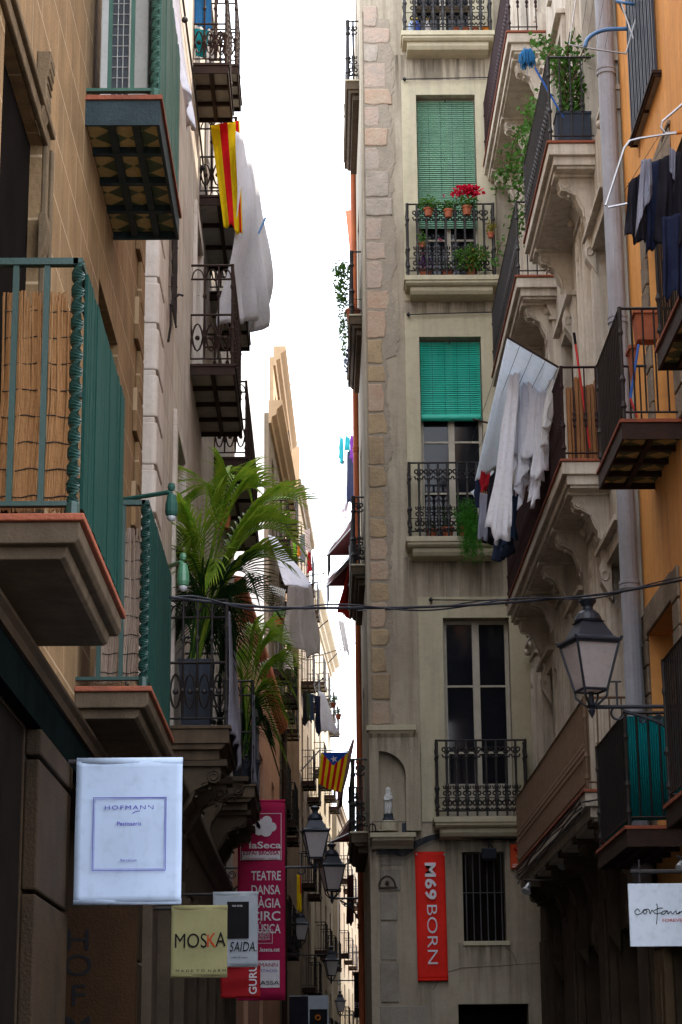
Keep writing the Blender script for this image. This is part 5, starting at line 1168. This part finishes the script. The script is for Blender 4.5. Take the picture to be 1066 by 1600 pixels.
# awnings on the right side of the lane
def awning(name,cs,mat,label,Z=.5):
    TL,TR,BR,BL=[PY(*c) for c in cs]; m=M(); m.sheet(lambda s,t:TL.lerp(TR,s).lerp(BL.lerp(BR,s),t)+ZV*(-.03*math.sin(math.pi*t)),8,8); 
    W3=Vector((TL.x,TL.y,BL.z)); m.add([TL,W3,BL],[(0,1,2)]); V=ZV*.42; m.add([BL,BR,BR-V,BL-V],[(0,1,2,3)])
    o=m.build(name,mat,None,label,'awning',solid=.006,recalc=False,smooth=True); q=M(); q.tube([BL,BR],.02,6); q.tube([TL+ZV*.01,TR+ZV*.01],.03,6); q.tube([TL,BL],.012,5);q.tube([TR,BR],.012,5); q.build('awning_frame',alu,o); return o
awning('awning',[(554,820,36),(554,806,40),(516,858,40),(512,868,36)],maroon,'dark maroon awning jutting over the lane, upper one')
awning('awning',[(554,872,36.5),(554,860,40),(514,904,40),(511,916,36.5)],maroon,'second dark maroon awning directly under the first')
qcloth('awning_cloth',redawn,[(549,872,36),(553,874,39),(553,964,39),(529,962,36.5)],.03,2,'bright red cloth awning hanging against the rust pipe','awning')
awning('awning',[(551,1300,37),(553,1270,43),(517,1322,43),(516,1316,37)],maroon,'low brown awning beside the corner of the beige building')
qcloth('awning_cloth',maroon,[(543,1368,44),(553,1366,44),(553,1440,44),(541,1448,44)],.03,2,'dark maroon cloth dangling low beside the rust pipe','awning')
qcloth('awning_cloth',maroon,[(552,1172,38),(553,1150,42),(528,1230,42),(530,1272,38)],.03,1,'dark brown side curtain of an awning behind the starred flag','awning')
a=PY(553,330,44);b=PY(538,395,44)
m=M(); m.add([PY(540,330,44),PY(553,326,44),PY(554,395,44),PY(547,395,44)],[(0,1,2,3)]); m.build('roof_awning',pm('salmon',(.62,.22,.12),None,3,trans=.2),None,'salmon coloured awning corner peeking out beside the upper rust pipe','awning',solid=.01,recalc=False)
# starred flag
def est(s,t):
    if t<.36*(1-abs(2*s-1)*1.0)+.0: return 2
    return 1 if int(s*9)%2==1 else 0
o=qcloth('starred_flag',[yell,fred,fblue],[(502,1176,33),(545,1175,33),(533,1240,33),(497,1225,33)],.02,1.3,'starred flag with blue triangle and red and yellow stripes hanging over the lane','flag',jag=.02,nu=54,nv=40,colf=est,ph=1)
m=M(); c=PY(522,1186,32.95); pts=[]
for k in range(10): rr=.058 if k%2==0 else .024; an=math.pi/2+k*math.pi/5+.25; pts.append(Vector((c.x+rr*math.cos(an),c.y,c.z+rr*math.sin(an))))
m.add(pts,[tuple(range(10))]); m.build('star',fwhite,o,solid=.003,recalc=False)
m=M(); m.bar(PY(470,1205,33),PY(500,1172,33),.012,5); m.bar(PY(500,1172,33),PY(546,1174,33),.010,5); m.build('flag_pole',alu,None,'thin slanting pole carrying the starred flag','pole')
qcloth('yellow_flag',[yell,fred],[(464,1366,44),(470,1368,44),(472,1424,44),(464,1424,44)],.01,1.5,'rolled yellow and red flag hanging above a small lantern','flag',nu=12,nv=12,colf=lambda s,t:1 if s>.75 and t<.5 else 0)
# poles sticking out in the lane + antennas
for i,(x0,y0,x1,y1,Y,l) in enumerate(((475,902,506,896,50,'upper thin clothes pole above the linen cloth'),(482,914,512,906,50,'lower thin clothes pole above the linen cloth'),(497,983,512,970,55,'slanted strut under the fine cable'),(513,1036,533,1015,60,'slanted clothes strut in front of the cream building'),(492,1072,505,1060,52,'short dark strut below the linen cloth'),(454,503,466,498,56,'short rod on the tall cornice'),(447,601,473,598,60,'long rod at the lower end of the tall cornice'))):
    m=M(); A=PY(x0,y0,Y);B=PY(x1,y1,Y); m.tube([A,A.lerp(B,.5)+ZV*.01,B],.014,5); m.ball(B,.022,6,4); m.build('clothes_pole',iron,None,l,'pole')
m=M(); c=PY(459.5,520,56); circ(m,c,Vector((1,0,0)),ZV,.10,.10,.010,16,5); m.bar(PY(459,503,56),c,.008,4); m.bar(c,c+Vector((.03,0,.07)),.008,4); m.build('hanging_ring',iron,None,'small ring hanging below the rod of the tall cornice','ring')
m=M(); m.tube([PY(415,340,24),PY(404,365,24)],.014,6); m.build('clothes_pole',lblue,None,'short blue pole poking out past the big white sheet','pole')
m=M(); A=PY(486,832,60); m.tube([A,PY(498,832,60),PY(499,880,60)],.012,5); m.build('antenna_mast',alu,None,'thin bent metal mast on the roofline right of the washing','mast')
m=M()
for k in range(9):
    x0=422+k*3; 
    if k<8: m.bar(PY(x0,920+(6 if k%2 else -6)+k,35),PY(x0+3,920+(-6 if k%2 else 6)+k,35),.010,5); m.bar(PY(x0,920+(-6 if k%2 else 6)+k,35),PY(x0+3,920+(6 if k%2 else -6)+k,35),.010,5)
m.build('scissor_arm',whitep,None,'white folding scissor arm carrying the linen cloth','arm')
# ================= right side laundry rack and washing
m=M(); zz=9.2
pN0=PX(873,574,XR-wR); pN1=PY(793,527,pN0.y); pF1=PY(745,655,24.6); pF0=PY(782,670,24.6); pE=PY(742,745,26.2)
m.tube([pN0,pN1],.013,6); m.tube([pF0+Vector((.15,0,0)),pF1-Vector((.05,0,0))],.013,6)
rk=m.build('laundry_rack',rust,None,'dark metal laundry rack reaching out from the brown balcony railing at right','rack')
m=M()
for k in range(5):
    a=pN0.lerp(pN1,k/4); b=Vector((a.x*.97+.0,26.0,pF1.z-.0)); m.tube([a,a.lerp(b,.5)-ZV*.05,b],.003,4)
m.build('washing_line',cable,rk)
def rc(lst):
    for (nm,mat,cs,lab,cat,amp) in lst: 
        ym=sum(c[2] for c in cs)/4; cs=[(c[0],c[1],ym+(c[2]-ym)*.4) for c in cs]
        o=qcloth(nm,mat,cs,amp,2.2,lab,cat,'washing on the rack of the right balcony',jag=.04,nu=22,nv=26,ph=cs[0][0]*.013+cs[2][1]*.01); pegs(o,cs,3)
o=qcloth('plastic_cover',plast,[(793,527,21.3),(873,574,21.3),(838,690,22.6),(742,752,25.6)],.05,4,'pale grey plastic sheet spread over the washing lines of the right balcony','cover',jag=.02,nu=24,nv=24,ph=.5)
qcloth('plastic_cover',plast,[(748,752,25.8),(772,735,25),(765,850,25),(741,770,25.8)],.03,2.5,'hanging tail of the pale plastic sheet beside the turquoise blind window','cover',jag=.03,nu=14,nv=14,ph=.9)
rc([('towel',wcloth,[(798,575,22.2),(815,541,21.5),(798,842,22.0),(762,834,22.6)],'long white towel hanging lowest on the right rack','towel',.03),
('shirt',wcloth,[(816,585,22.2),(832,553,21.6),(833,700,21.9),(806,785,22.5)],'white shirt right behind the long towel','shirt',.05),
('shirt',creamcl,[(800,650,23),(815,610,22.5),(818,742,22.6),(792,772,23.1)],'cream shirt wedged between towel and white shirts','shirt',.05),
('blouse',pinkcl,[(832,600,22.4),(843,572,21.9),(842,700,22),(824,765,22.6)],'pinkish blouse hanging mid rack','blouse',.05),
('shirt',wcloth,[(840,590,22.0),(856,565,21.6),(854,738,21.8),(832,748,22.3)],'white long shirt in the middle of the right rack','shirt',.05),
('top',creamcl,[(858,590,21.7),(871,576,21.4),(862,650,21.4),(848,705,21.7)],'small cream top nearest the brown railing','top',.04),
('top',wcloth,[(826,700,22.6),(850,680,22.1),(848,745,22.1),(828,775,22.7)],'frilled white top below the pinkish blouse','top',.05),
('sock',creamcl,[(812,760,22.9),(822,758,22.7),(819,783,22.7),(811,778,22.9)],'little cream sock below the white shirts','sock',.01)])
rc([('shirt',wcloth,[(806,560,22.3),(813,548,22.1),(812,700,22.1),(800,730,22.4)],'narrow white shirt nearest the end of the rack pole','shirt',.03),
('shirt',wcloth,[(824,568,22.3),(830,558,22.1),(832,725,22.2),(818,752,22.4)],'thin white long sleeved shirt second on the rack','shirt',.04),
('pillowcase',wcloth,[(846,575,22.1),(852,568,21.9),(846,772,22.0),(828,790,22.3)],'white pillowcase with slanting hem behind the shirts','pillowcase',.03),
('top',pinkcl,[(812,700,22.5),(824,690,22.3),(818,772,22.3),(806,776,22.5)],'lilac top hanging low between towel and denim','top',.03),
('vest',wcloth,[(780,720,23.2),(792,700,22.8),(786,800,22.8),(772,806,23.2)],'small white vest peeking out beside the long towel','vest',.03)])
rc([('jacket',blackcl,[(762,760,25),(785,700,24.2),(778,838,24.2),(754,850,25)],'black jacket hanging behind the long towel','jacket',.05),
('top',redcl,[(753,734,25.2),(766,732,24.8),(762,762,24.8),(752,770,25.2)],'dark red top beside the black jacket','top',.03),
('shirt',navy,[(742,752,25.6),(764,742,25),(762,800,25),(744,790,25.6)],'navy shirt at the far end of the right rack','shirt',.04),
('shorts',greycl,[(752,770,24.8),(762,772,24.5),(760,845,24.5),(750,842,24.8)],'grey blue garment beside the black jacket','shorts',.03),
('jeans',denim,[(792,770,23.4),(812,745,22.9),(806,838,22.9),(788,858,23.4)],'blue denim jeans hanging under the white shirts','jeans',.05),
('jeans',pm('dark_denim',(.018,.025,.05),(.012,.018,.035),6,bump=.3),[(768,800,24),(796,790,23.4),(802,866,23.4),(770,880,24)],'dark denim jeans lowest behind the long towel','jeans',.06)])
# wooden boards and broom on balcony R3
m=M(); r=random.Random(2); yy=pN0.y+.25
for i in range(9):
    x=885+i*6.2; a=PY(x,592+r.uniform(-4,14),yy+.02*i); zb=zr3+.03; w=.018
    m.box(a.x-.0,a.x+.035,yy+.02*i,yy+.02*i+.07,zb,a.z)
wd=m.build('wooden_boards',wood,None,'bundle of upright wooden boards on the balcony with the white washing','boards',bevel=.003)
m=M(); A=PY(897,520,yy-.1);B=PY(922,700,yy-.05); m.bar(A,B,.012,8); m.build('broom',redpl,None,'red broom handle sticking up from the balcony with wooden boards','broom')
m=M(); m.bar(A,A+(B-A)*.1+Vector((0,0,0)),.015,8); m.build('handle_grip',ink_b,bpy.data.objects['broom'])
# boards leaning outer
# planter + shrub + vines on R1
Yv=r1[0]+.3
m=M(); a=PY(868,182,Yv);b=PY(923,230,Yv); m.box(a.x,b.x,Yv-.12,Yv+.16,zr1+.005,a.z); m.box(a.x-.01,b.x+.01,Yv-.13,Yv+.17,a.z-.03,a.z+.005); m.build('planter',slate,None,'square blue grey planter on the upper right balcony','planter',bevel=.008)
m=M();ms=M(); r=random.Random(9)
tr=thing('potted_shrub',PY(895,182,Yv),'leafy shrub growing in the blue grey planter on the upper right balcony','shrub')
for k in range(14):
    x0=895+r.uniform(-14,14); pts=[PY(x0,184,Yv+r.uniform(-.05,.1)),PY(x0+r.uniform(-15,12),130,Yv+r.uniform(-.1,.2)),PY(885+r.uniform(-42,42),r.uniform(45,110),Yv+r.uniform(-.2,.3))]
    vine(m,ms,catm(pts,4),48,.075,.055,.12,r)
m.build('foliage',leafg,tr,recalc=False); ms.build('branch',bark,tr)
tv=thing('trailing_vine',PX(805,300,2.45),'climbing vine trailing down from the upper right balcony beside the beige facade','vine')
m=M();ms=M()
for pts in ([(868,120,23.5),(845,150,24),(832,195,25),(822,240,26),(812,290,27),(800,350,27.6),(812,380,27.6)],[(850,60,23.2),(838,72,23.6),(858,95,23.4)],[(830,190,25.5),(806,215,26.5),(795,262,27),(785,292,27.2),(768,295,27.4)],[(822,240,26),(800,262,26.8),(776,270,27.2)],[(812,290,27),(795,292,27.2),(781,232,27.2)],[(835,160,25),(822,175,25.5),(830,215,25.5),(818,260,26),(825,320,26.4),(806,365,27)],[(790,370,27.4),(778,392,27.6),(770,425,27.8)],[(815,330,27),(808,352,27),(812,372,27)]):
    vine(m,ms,catm([PY(*p) for p in pts],4),60,.085,.06,.15,r)
m.build('foliage',leafg,tv,recalc=False); ms.build('branch',bark,tv)
# mop
tm=thing('mop',PY(878,178,Yv-.15),'mop with shaggy blue head propped over the upper right balcony','mop'); m=M(); A=PY(884,190,Yv-.1);B=PY(836,106,Yv-.25); m.bar(A,B,.011,8); m.build('handle',bblue,tm); m=M()
Cc=PY(823,82,Yv-.25); r=random.Random(4)
for k in range(130):
    an=r.uniform(0,6.28); q=r.uniform(.01,.06); p=Cc+Vector((math.cos(an)*q,math.sin(an)*q,r.uniform(-.01,.04))); o2=Vector((math.cos(an),math.sin(an),0))*r.uniform(.0,.035)
    m.tube([p,p+o2-ZV*.05,p+o2*1.3-ZV*r.uniform(.1,.19)],.0055,4)
m.build('mop_head',bluecl,tm); m=M(); m.bar(Cc-ZV*.1,Cc-ZV*.32,.003,4); m.build('loose_strand',greycl,tm)
# flower pots on M3, M2, M4
potsg='terracotta pots on the beige building balconies'
w=.30
def mpot(x,yb,w,rt,h,label,z=None,**k):
    u,zq=AM(x,yb,w); P=FM.p(u,z if z else zq,w); return pot('flower_pot',P,rt,h,label,potsg,**k)
fl=[FM.p(*AM(x,y,.38),.38) for x,y in ((714,301),(722,296),(729,297),(738,296),(745,299),(735,301))]
mpot(730,336,.36,.075,.13,'pot of big red geraniums on the balcony under the sage blind',leaves=200,sx=.17,sz=.08,flowers=(flow,fl,.085),seed=2)
mpot(701,340,.36,.07,.12,'small pot with one pink bloom, middle of the sage blind balcony rail',leaves=120,sx=.12,sz=.07,flowers=(pflow,[FM.p(*AM(694,306,.38),.38)],.022),seed=3)
mpot(670,338,.36,.07,.12,'leafy pot left of the pink bloom on the sage blind balcony rail',leaves=220,sx=.15,sz=.10,seed=4,droop=.4)
mpot(660,388,.30,.05,.08,'tiny hanging pot with trailing green at the left end of that railing',leaves=80,sx=.09,sz=.10,seed=14,droop=.8)
zf3=z3+.02
mpot(665,420,.2,.09,.14,'pot with purple leaves on the floor of the sage blind balcony',z=zf3,leaves=80,lm=purp,sx=.10,sz=.14,seed=5)
mpot(700,420,.2,.08,.13,'low pot with pink flowers behind the sage blind balcony bars',z=zf3,leaves=40,sx=.08,sz=.1,flowers=(pflow,[FM.p(*AM(688,375,.24),.24),FM.p(*AM(663,396,.24),.24)],.03),seed=6)
tb=mpot(737,420,.28,.11,.15,'pot of yellow green shrub spilling through the sage blind balcony bars',z=zf3,leaves=260,lm=leafy,sx=.24,sz=.16,seed=7,droop=.2)
m=M(); bush(m,FM.p(*AM(735,402,.42),.42),.26,.10,.2,420,.055,.04,random.Random(8)); m.build('foliage',leafg,tb,recalc=False)
mpot(767,372,.36,.05,.08,'tiny red pot hooked to the right end of the sage blind balcony',mat=terra,leaves=60,lm=leafy,sx=.06,sz=.12,seed=9,droop=.6)
zf2=z2+.02
mpot(700,828,.25,.085,.14,'bright terracotta pot on the floor of the turquoise blind balcony',z=zf2,leaves=70,sx=.09,sz=.2,seed=21)
mpot(675,828,.2,.08,.13,'dull terracotta pot at the left of the turquoise blind balcony floor',z=zf2,leaves=30,sx=.07,sz=.08,seed=22)
tf=mpot(725,828,.28,.09,.14,'pot with long green fern hanging below the turquoise blind balcony',z=zf2,leaves=120,lm=fern,sx=.14,sz=.12,L=.07,W=.012,seed=23)
m=M(); r=random.Random(31)
for k in range(46):
    x=728+r.gauss(0,9); pts=[FM.p(*AM(x,785+r.uniform(-8,20),.42),.40+r.uniform(0,.06)),FM.p(*AM(x+5,820,.46),.45),FM.p(*AM(x+8+r.uniform(-6,10),r.uniform(835,878),.46),.44)]
    cc=catm(pts,5); m.tube(cc,.0025,3)
    for p in cc:
        for j in range(5): leaf(m,p,rvec(r)+Vector((0,0,-.5)),rvec(r),.045,.010)
m.build('hanging_fronds',fern,tf,recalc=False)
for i,(x,lab) in enumerate(((712,'first small terracotta pot on the top balcony'),(728,'second small terracotta pot on the top balcony'),(743,'third small terracotta pot on the top balcony'),(760,'bright orange pot at the right end of the top balcony'))):
    mpot(x,38,.25,.05 if i<3 else .07,.09,lab,z=z4+.02,mat=terra if i<3 else pm('orange_glaze',(.7,.22,.02),None,5,rough=.4),leaves=0)
for i,(x,c,lab) in enumerate(((643,ban_w,'pale plastic cleaning bottle at the left of the top balcony'),(652,pm('blue_bottle',(.05,.1,.4),None,5,rough=.3),'blue cleaning bottle with yellow cap on the top balcony'),(668,frost,'frosted water jug on the top balcony floor'))):
    P=FM.p(AM(x,38,.25)[0],z4+.02,.25); t=thing('bottle',P,lab,'bottle'); m=M(); m.lathe(P,[(.045,0),(.05,.02),(.05,.13),(.04,.17),(.016,.2),(.016,.22)],12); m.build('body',c,t,smooth=True); m=M(); m.lathe(P+ZV*.22,[(.02,0),(.02,.03),(.012,.04)],8); m.build('cap',yell,t)
# side balcony plants (fern over the lane)
u_=30.6; t=thing('balcony_plant',FS.p(u_,z3+.02,.13),'trailing green plant spilling from the corner building side balcony against the sky','plant'); m=M(); r=random.Random(12)
bush(m,FS.p(u_+.3,z3+.75,.30),.10,.35,.35,420,.06,.035,r,.3); bush(m,FS.p(u_+.5,z3+.2,.27),.07,.3,.55,420,.055,.03,r,.6); bush(m,FS.p(u_+.1,z3+.95,.30),.14,.2,.10,160,.07,.03,r,0); m.build('foliage',leafg,t,recalc=False)
m=M(); m.lathe(FS.p(u_,z3+.02,.13),[(.08,0),(.11,.17),(.12,.17),(.12,.2),(.1,.2),(.001,.18)],12); m.build('pot',terra,t)
m=M(); bush(m,FS.p(u_+.8,z3-.25,.23),.04,.2,.28,140,.04,.03,r,.6); m.build('trailing_leaves',pm('violet_leaf',(.10,.12,.22),None,6,trans=.2),t,recalc=False)
# statue
P=FM.p(*AM(607,1272,.1),.08); P.z=AM(607,1284,.08)[1]-0
t=thing('statuette',P,'small white statuette of a robed mother and child standing in the corner niche','statue'); 
m=M(); m.fbox(FM,(P.x-.12)-0,(P.x+.12),P.z-.0,P.z+.09,.02,.16) if False else m.lathe(P,[(.13,-.13),(.13,0),(.11,.01)],16); m.build('plinth',frame_b,t)
m=M(); m.lathe(P,[(.085,.01),(.085,.03),(.065,.05),(.06,.09),(.07,.1)],8); m.build('pedestal',slate,t)
m=M(); B=P+ZV*.10
m.lathe(B,[(.055,0),(.058,.03),(.052,.10),(.047,.18),(.05,.23),(.044,.27),(.02,.295),(.018,.305)],14,1,.75)
for k in range(7): an=k*.9; m.tube([B+Vector((math.cos(an)*.055,math.sin(an)*.042,.01)),B+Vector((math.cos(an+.2)*.05,math.sin(an+.2)*.038,.12)),B+Vector((math.cos(an+.1)*.04,math.sin(an+.1)*.03,.24))],.008,5)
m.ball(B+ZV*.335,.030,10,8,.9,.95,1.15); m.lathe(B+ZV*.30+Vector((0,.012,0)),[(.04,-.06),(.036,0),(.036,.04),(.026,.065),(.006,.075)],12)
m.ball(B+Vector((.035,-.03,.22)),.026,8,6,1,.9,1.5); m.ball(B+Vector((.038,-.035,.275)),.018,8,6); m.tube([B+Vector((.05,0,.25)),B+Vector((.055,-.03,.21)),B+Vector((.01,-.05,.20))],.013,6); m.tube([B+Vector((-.045,0,.25)),B+Vector((-.05,-.03,.20)),B+Vector((.01,-.048,.185))],.013,6)
m.build('figure',stat_m,t,smooth=True)
m=M(); A=FM.p(*AM(582,1284,.28),.28); Bq=FM.p(*AM(634,1284,.28),.28); 
for z in (0,-.2): m.bar(A+ZV*z,Bq+ZV*z,.005,4)
m.bar(A,A-ZV*.2,.006,4); m.bar(Bq,Bq-ZV*.2,.006,4); circ(m,A-ZV*.1,Vector((1,0,0)),ZV,.045,.075,.009,10); m.build('niche_rail',iron,None,'low thin iron rail in front of the statuette niche','rail')
m=M(); m.fbox(FM,Bq.x-.045,Bq.x+.02,Bq.z-.2,Bq.z+.0,.1,.14); m.build('meter_box',slate,None,'small slate coloured box at the right of the statuette niche','box')
# floodlight, alarm box
t=thing('floodlight',FM.p(*AM(764,1335,.15),.15),'dark floodlight mounted above the barred window','floodlight'); m=M(); a=AM(752,1325,.1);b=AM(775,1345,.1)
m.prof(FM,a[0],b[0],[(.06,a[1]),(.26,a[1]-.02),(.22,b[1]+.02),(.08,b[1])]); m.build('housing',lampm,t,bevel=.006); m=M(); u=(a[0]+b[0])/2; m.tube([FM.p(u,a[1]+.16,.0),FM.p(u,a[1]+.14,.12),FM.p(u,a[1],.15)],.014,6); m.tube([FM.p(u-.06,a[1]+.17,.02),FM.p(u,a[1]+.08,.1),FM.p(u+.07,a[1],.12)],.007,5); m.build('bracket',iron,t)
m=M(); m.fbox(FM,a[0]+.01,b[0]-.01,b[1]-.008,b[1]+.004,.09,.21); m.build('glass',glassd,t)
a=AM(797,1319,.06);b=AM(822,1357,.06); m=M(); m.fbox(FM,a[0],b[0]+.03,b[1],a[1],0,.08); al=m.build('alarm_box',obox,None,'orange red alarm box high on the beige wall beside the right building','alarm',bevel=.008)
m=M(); u=(a[0]+b[0])/2+.02; m.lathe(FM.p(u,a[1]-.07,.10),[(.001,-.03),(.03,-.025),(.04,0),(.03,.025),(.001,.03)],10,1.9,1); m.build('siren',redpl,al,smooth=True)
m=M(); 
for k in range(5): an=k*math.pi/4+.3; m.tube([FM.p(u,a[1]-.18,.084),FM.p(u+.05*math.cos(an),a[1]-.18+.035*abs(math.sin(an)),.084)],.004,4)
m.build('emblem',ink_w,al); text('OTALARM',.045,ink_w,FM.p(u,a[1]-.235,.083),(1,0,0),(0,0,1),al) if False else None
m=M(); m.fbox(FM,a[0]+.02,b[0],b[1]+.02,b[1]+.035,.08,.083); m.fbox(FM,a[0]+.03,b[0],b[1]+.05,b[1]+.06,.08,.083); m.build('caption_bar',ink_w,al)
# silver spotlights by the right building
for i,(x,y,x2,y2,lab) in enumerate(((880,1350,935,1339,'silver spotlight on a thin arm under the brown screened balcony'),(824,1389,880,1376,'lower silver spotlight near the beige wall'),(1064,1352,1075,1345,'silver spotlight at the right edge above the white sign'))):
    Y=24-i*0 if i<2 else 14.6; t=thing('spotlight',PY(x,y,Y),lab,'spotlight','small silver spotlights on arms'); P=PY(x,y,Y); k=Y/FPX; d=Vector((-.35,-.5,-.8)).normalized()
    m=M(); m.tube([P-d*12*k,P-d*9*k,P-d*2*k,P+d*5*k,P+d*6*k],[2*k,4*k,5*k,8*k,7.6*k],12); m.build('housing',alu,t); m=M(); m.tube([P+d*5.2*k,P+d*6.4*k],7*k,12); m.build('lens',glassl,t)
    m=M(); A=PY(x2,y2,Y); m.tube([Vector((XR,A.y,A.z+.02)),A,PY(x-6,y-14,Y),P-d*9*k],.010,5); m.build('arm',iron,t)
# cables along balcony 4
bun=[]
r=random.Random(6)
for k in range(6): bun.append(catm([FR.p(r4[0]+.02+j*(r4f[0]-r4[0])/7,zr4-.09-.028*k+r.uniform(-.03,.03),wR+.03+r.uniform(0,.02)) for j in range(8)],5))
bun.append([FR.p(r4[0]+.02,zr4-.12,wR+.03),FR.p(r4[0]-.1,zr4-.1,.3),FR.p(r4[0]-.2,zr4-.06,.02)])
wire(bun,.008,'tangle of black cables tied along the edge of the lowest right balcony','cable_bundle')
# planters on orange balcony
def boxplanter(x0,y0,x1,y1,Y,lab,mat=terra):
    a=PY(x0,y0,Y);b=PY(x1,y1,Y); m=M(); d=.1
    m.add([(a.x+.02,Y-d*.7,b.z),(b.x-.02,Y-d*.7,b.z),(b.x-.02,Y+d*.7,b.z),(a.x+.02,Y+d*.7,b.z),(a.x,Y-d,a.z),(b.x,Y-d,a.z),(b.x,Y+d,a.z),(a.x,Y+d,a.z)],[(0,1,2,3),(0,1,5,4),(1,2,6,5),(2,3,7,6),(3,0,4,7)]); m.box(a.x-.012,b.x+.012,Y-d-.012,Y+d+.012,a.z-.035,a.z)
    return m.build('window_box',mat,None,lab,'planter','terracotta boxes on the orange building balcony',bevel=.005)
boxplanter(989,490,1030,535,o1[0]+.25,'upper terracotta trough hung inside the orange building balcony'); boxplanter(982,545,995,600,o1[0]+.5,'lower terracotta trough behind the balcony corner bars')
m=M(); m.bar(PY(998,538,o1[0]+.2),PY(985,622,o1[0]+.25),.011,6); bb=m.build('broom',bblue,None,'thin blue broom stick leaning on the orange building balcony','broom')
m=M(); m.bar(PY(985,622,o1[0]+.25),PY(996,652,o1[0]+.25),.010,6); m.build('lower_stick',redpl,bb)
# metal clothes airer (right top) and garments
Ya=13.3
m=M(); L=lambda pts:m.tube([PY(x,y,Ya+d) for x,y,d in pts],.0085,6)
L([(980,318,0),(950,324,0),(946,321,0),(975,232,.0),(984,220,.0),(1000,216,0),(1040,210,0),(1070,207,0)]); L([(1070,160,.3),(1035,190,.3),(1033,200,.3),(1040,208,.3),(1070,206,.3)])
ar=m.build('clothes_airer',alu,None,'bare metal clothes airer jutting from the orange building at the top right','airer')
m=M(); m.bar(PY(1058,208,Ya-.02),PY(1070,206,Ya-.02),.013,6); m.build('joint',orgcl,ar)
m=M()
for x0,y0,x1,y1 in ((1000,216,1000,246),(1030,212,975,300),(1045,211,1024,248),(1052,300,1066,230)): m.bar(PY(x0,y0,Ya+.05),PY(x1,y1,Ya+.05),.002,4)
m.build('washing_line',cable,ar)
def dk(lst):
    for nm,mat,cs,lab,cat,amp in lst: qcloth(nm,mat,[(x,y,Ya+d) for x,y,d in cs],amp,2,lab,cat,'dark washing on the metal airer',jag=.05,nu=20,nv=22,ph=cs[0][0]*.017)
dk([('shirt',greycl,[(1002,250,.05),(1018,248,.05),(1020,300,.1),(994,362,.0)],'light grey vest on the metal airer','shirt',.02),
('underwear',blackcl,[(982,285,.15),(1006,268,.15),(1014,380,.15),(976,370,.1)],'black crumpled garment leftmost on the metal airer','underwear',.03),
('shirt',navy,[(1008,255,.2),(1048,246,.2),(1056,372,.2),(1008,398,.2)],'navy garment with ragged hem behind the grey vest','shirt',.03),
('shirt',blackcl,[(1030,248,.12),(1075,232,.12),(1076,380,.12),(1022,385,.12)],'wide black shirt filling the right of the airer','shirt',.04),
('top',greycl,[(1046,230,.1),(1056,236,.1),(1054,280,.1),(1046,270,.1)],'small grey scrap garment clipped high on the airer','top',.01),
('trousers',navy,[(1034,340,.08),(1078,330,.08),(1076,468,.08),(1036,462,.08)],'long navy trousers hanging lowest from the airer','trousers',.03)])
# blue folding rack top right
Yb=17.5; m=M(); m.tube(catm([PY(x,y,Yb) for x,y in ((914,74),(918,62),(930,52),(950,46),(980,45))],5),.02,8)
m.tube([PY(962,2,Yb),PY(1000,8,Yb)],.016,8); br=m.build('folding_rack',lblue,None,'pale blue plastic arms of a folding clothes rack at the upper right','rack',smooth=True)
m=M(); m.tube([PY(890,70,Yb),PY(930,77,Yb),PY(978,84,Yb)],.009,6); m.bar(PY(978,84,Yb),PY(998,15,Yb),.008,6); m.bar(PY(966,2,Yb),PY(984,35,Yb+.1),.010,6); m.bar(PY(890,70,Yb),PY(900,0,Yb+.3),.006,5); m.bar(PY(968,-4,Yb),PY(990,60,Yb),.008,5); m.build('metal_bars',alu,br)
m=M()
for x0,x1 in ((905,912),(915,925),(930,940),(945,958)): m.bar(PY(x0,78,Yb+.02),PY(x1+30,-160,Yb+1),.0018,4)
m.build('washing_line',cable,br)
# door blind on top right balcony window etc: window with blue strip
# red flowers among the palm
t=thing('flower_pot',PY(350,810,23.4),'small pot with red flowers above the palm on an iron balcony','potted plant'); m=M(); bush(m,PY(350,797,23.3),.05,.05,.035,60,.04,.035,random.Random(2)); m.build('flower',flow,t,recalc=False); m=M(); m.lathe(PY(350,826,23.3),[(.06,0),(.08,.13),(.09,.14),(.07,.15)],10); m.build('pot',terra,t)
# far pots
for x,y,Y,lab in ((436,972,37,'terracotta pot under the linen cloth on a tan facade balcony'),(521,1100,60,'terracotta pot on the far sunlit balcony edge'),(529,1118,62,'small pot just below it on the far balcony edge')):
    pot('flower_pot',PY(x,y+6,Y),.085,.15,lab,'far pots along the lane',leaves=60,sx=.11,sz=.10,L=.08,W=.05,seed=int(x))
# poster sign low left of lane, red strip
m=M(); a=PY(452,1556,33);b=PY(514,1640,33); m.box(a.x,b.x,32.98,33.02,b.z,a.z); ps=m.build('poster_board',ban_s,None,'grey poster board with a small dark picture, low in the middle of the lane','sign')
m=M(); a2_=PY(484,1577,32.97);b2_=PY(512,1640,32.97); m.box(a2_.x,b2_.x,32.965,32.972,b2_.z,a2_.z); m.build('printed_picture',ink_b,ps); m=M(); a2_=PY(452,1557,32.97);b2_=PY(482,1640,32.97); m.box(a2_.x,b2_.x,32.96,32.97,b2_.z,a2_.z); m.build('dark_side',blackcl,ps)
m=M(); c=PY(497,1590,32.95); circ(m,c,Vector((1,0,0)),ZV,.035,.035,.012,12); m.build('printed_ring',orgcl,ps)
print('objects',len(bpy.data.objects),'verts',sum(len(m.vertices) for m in bpy.data.meshes))
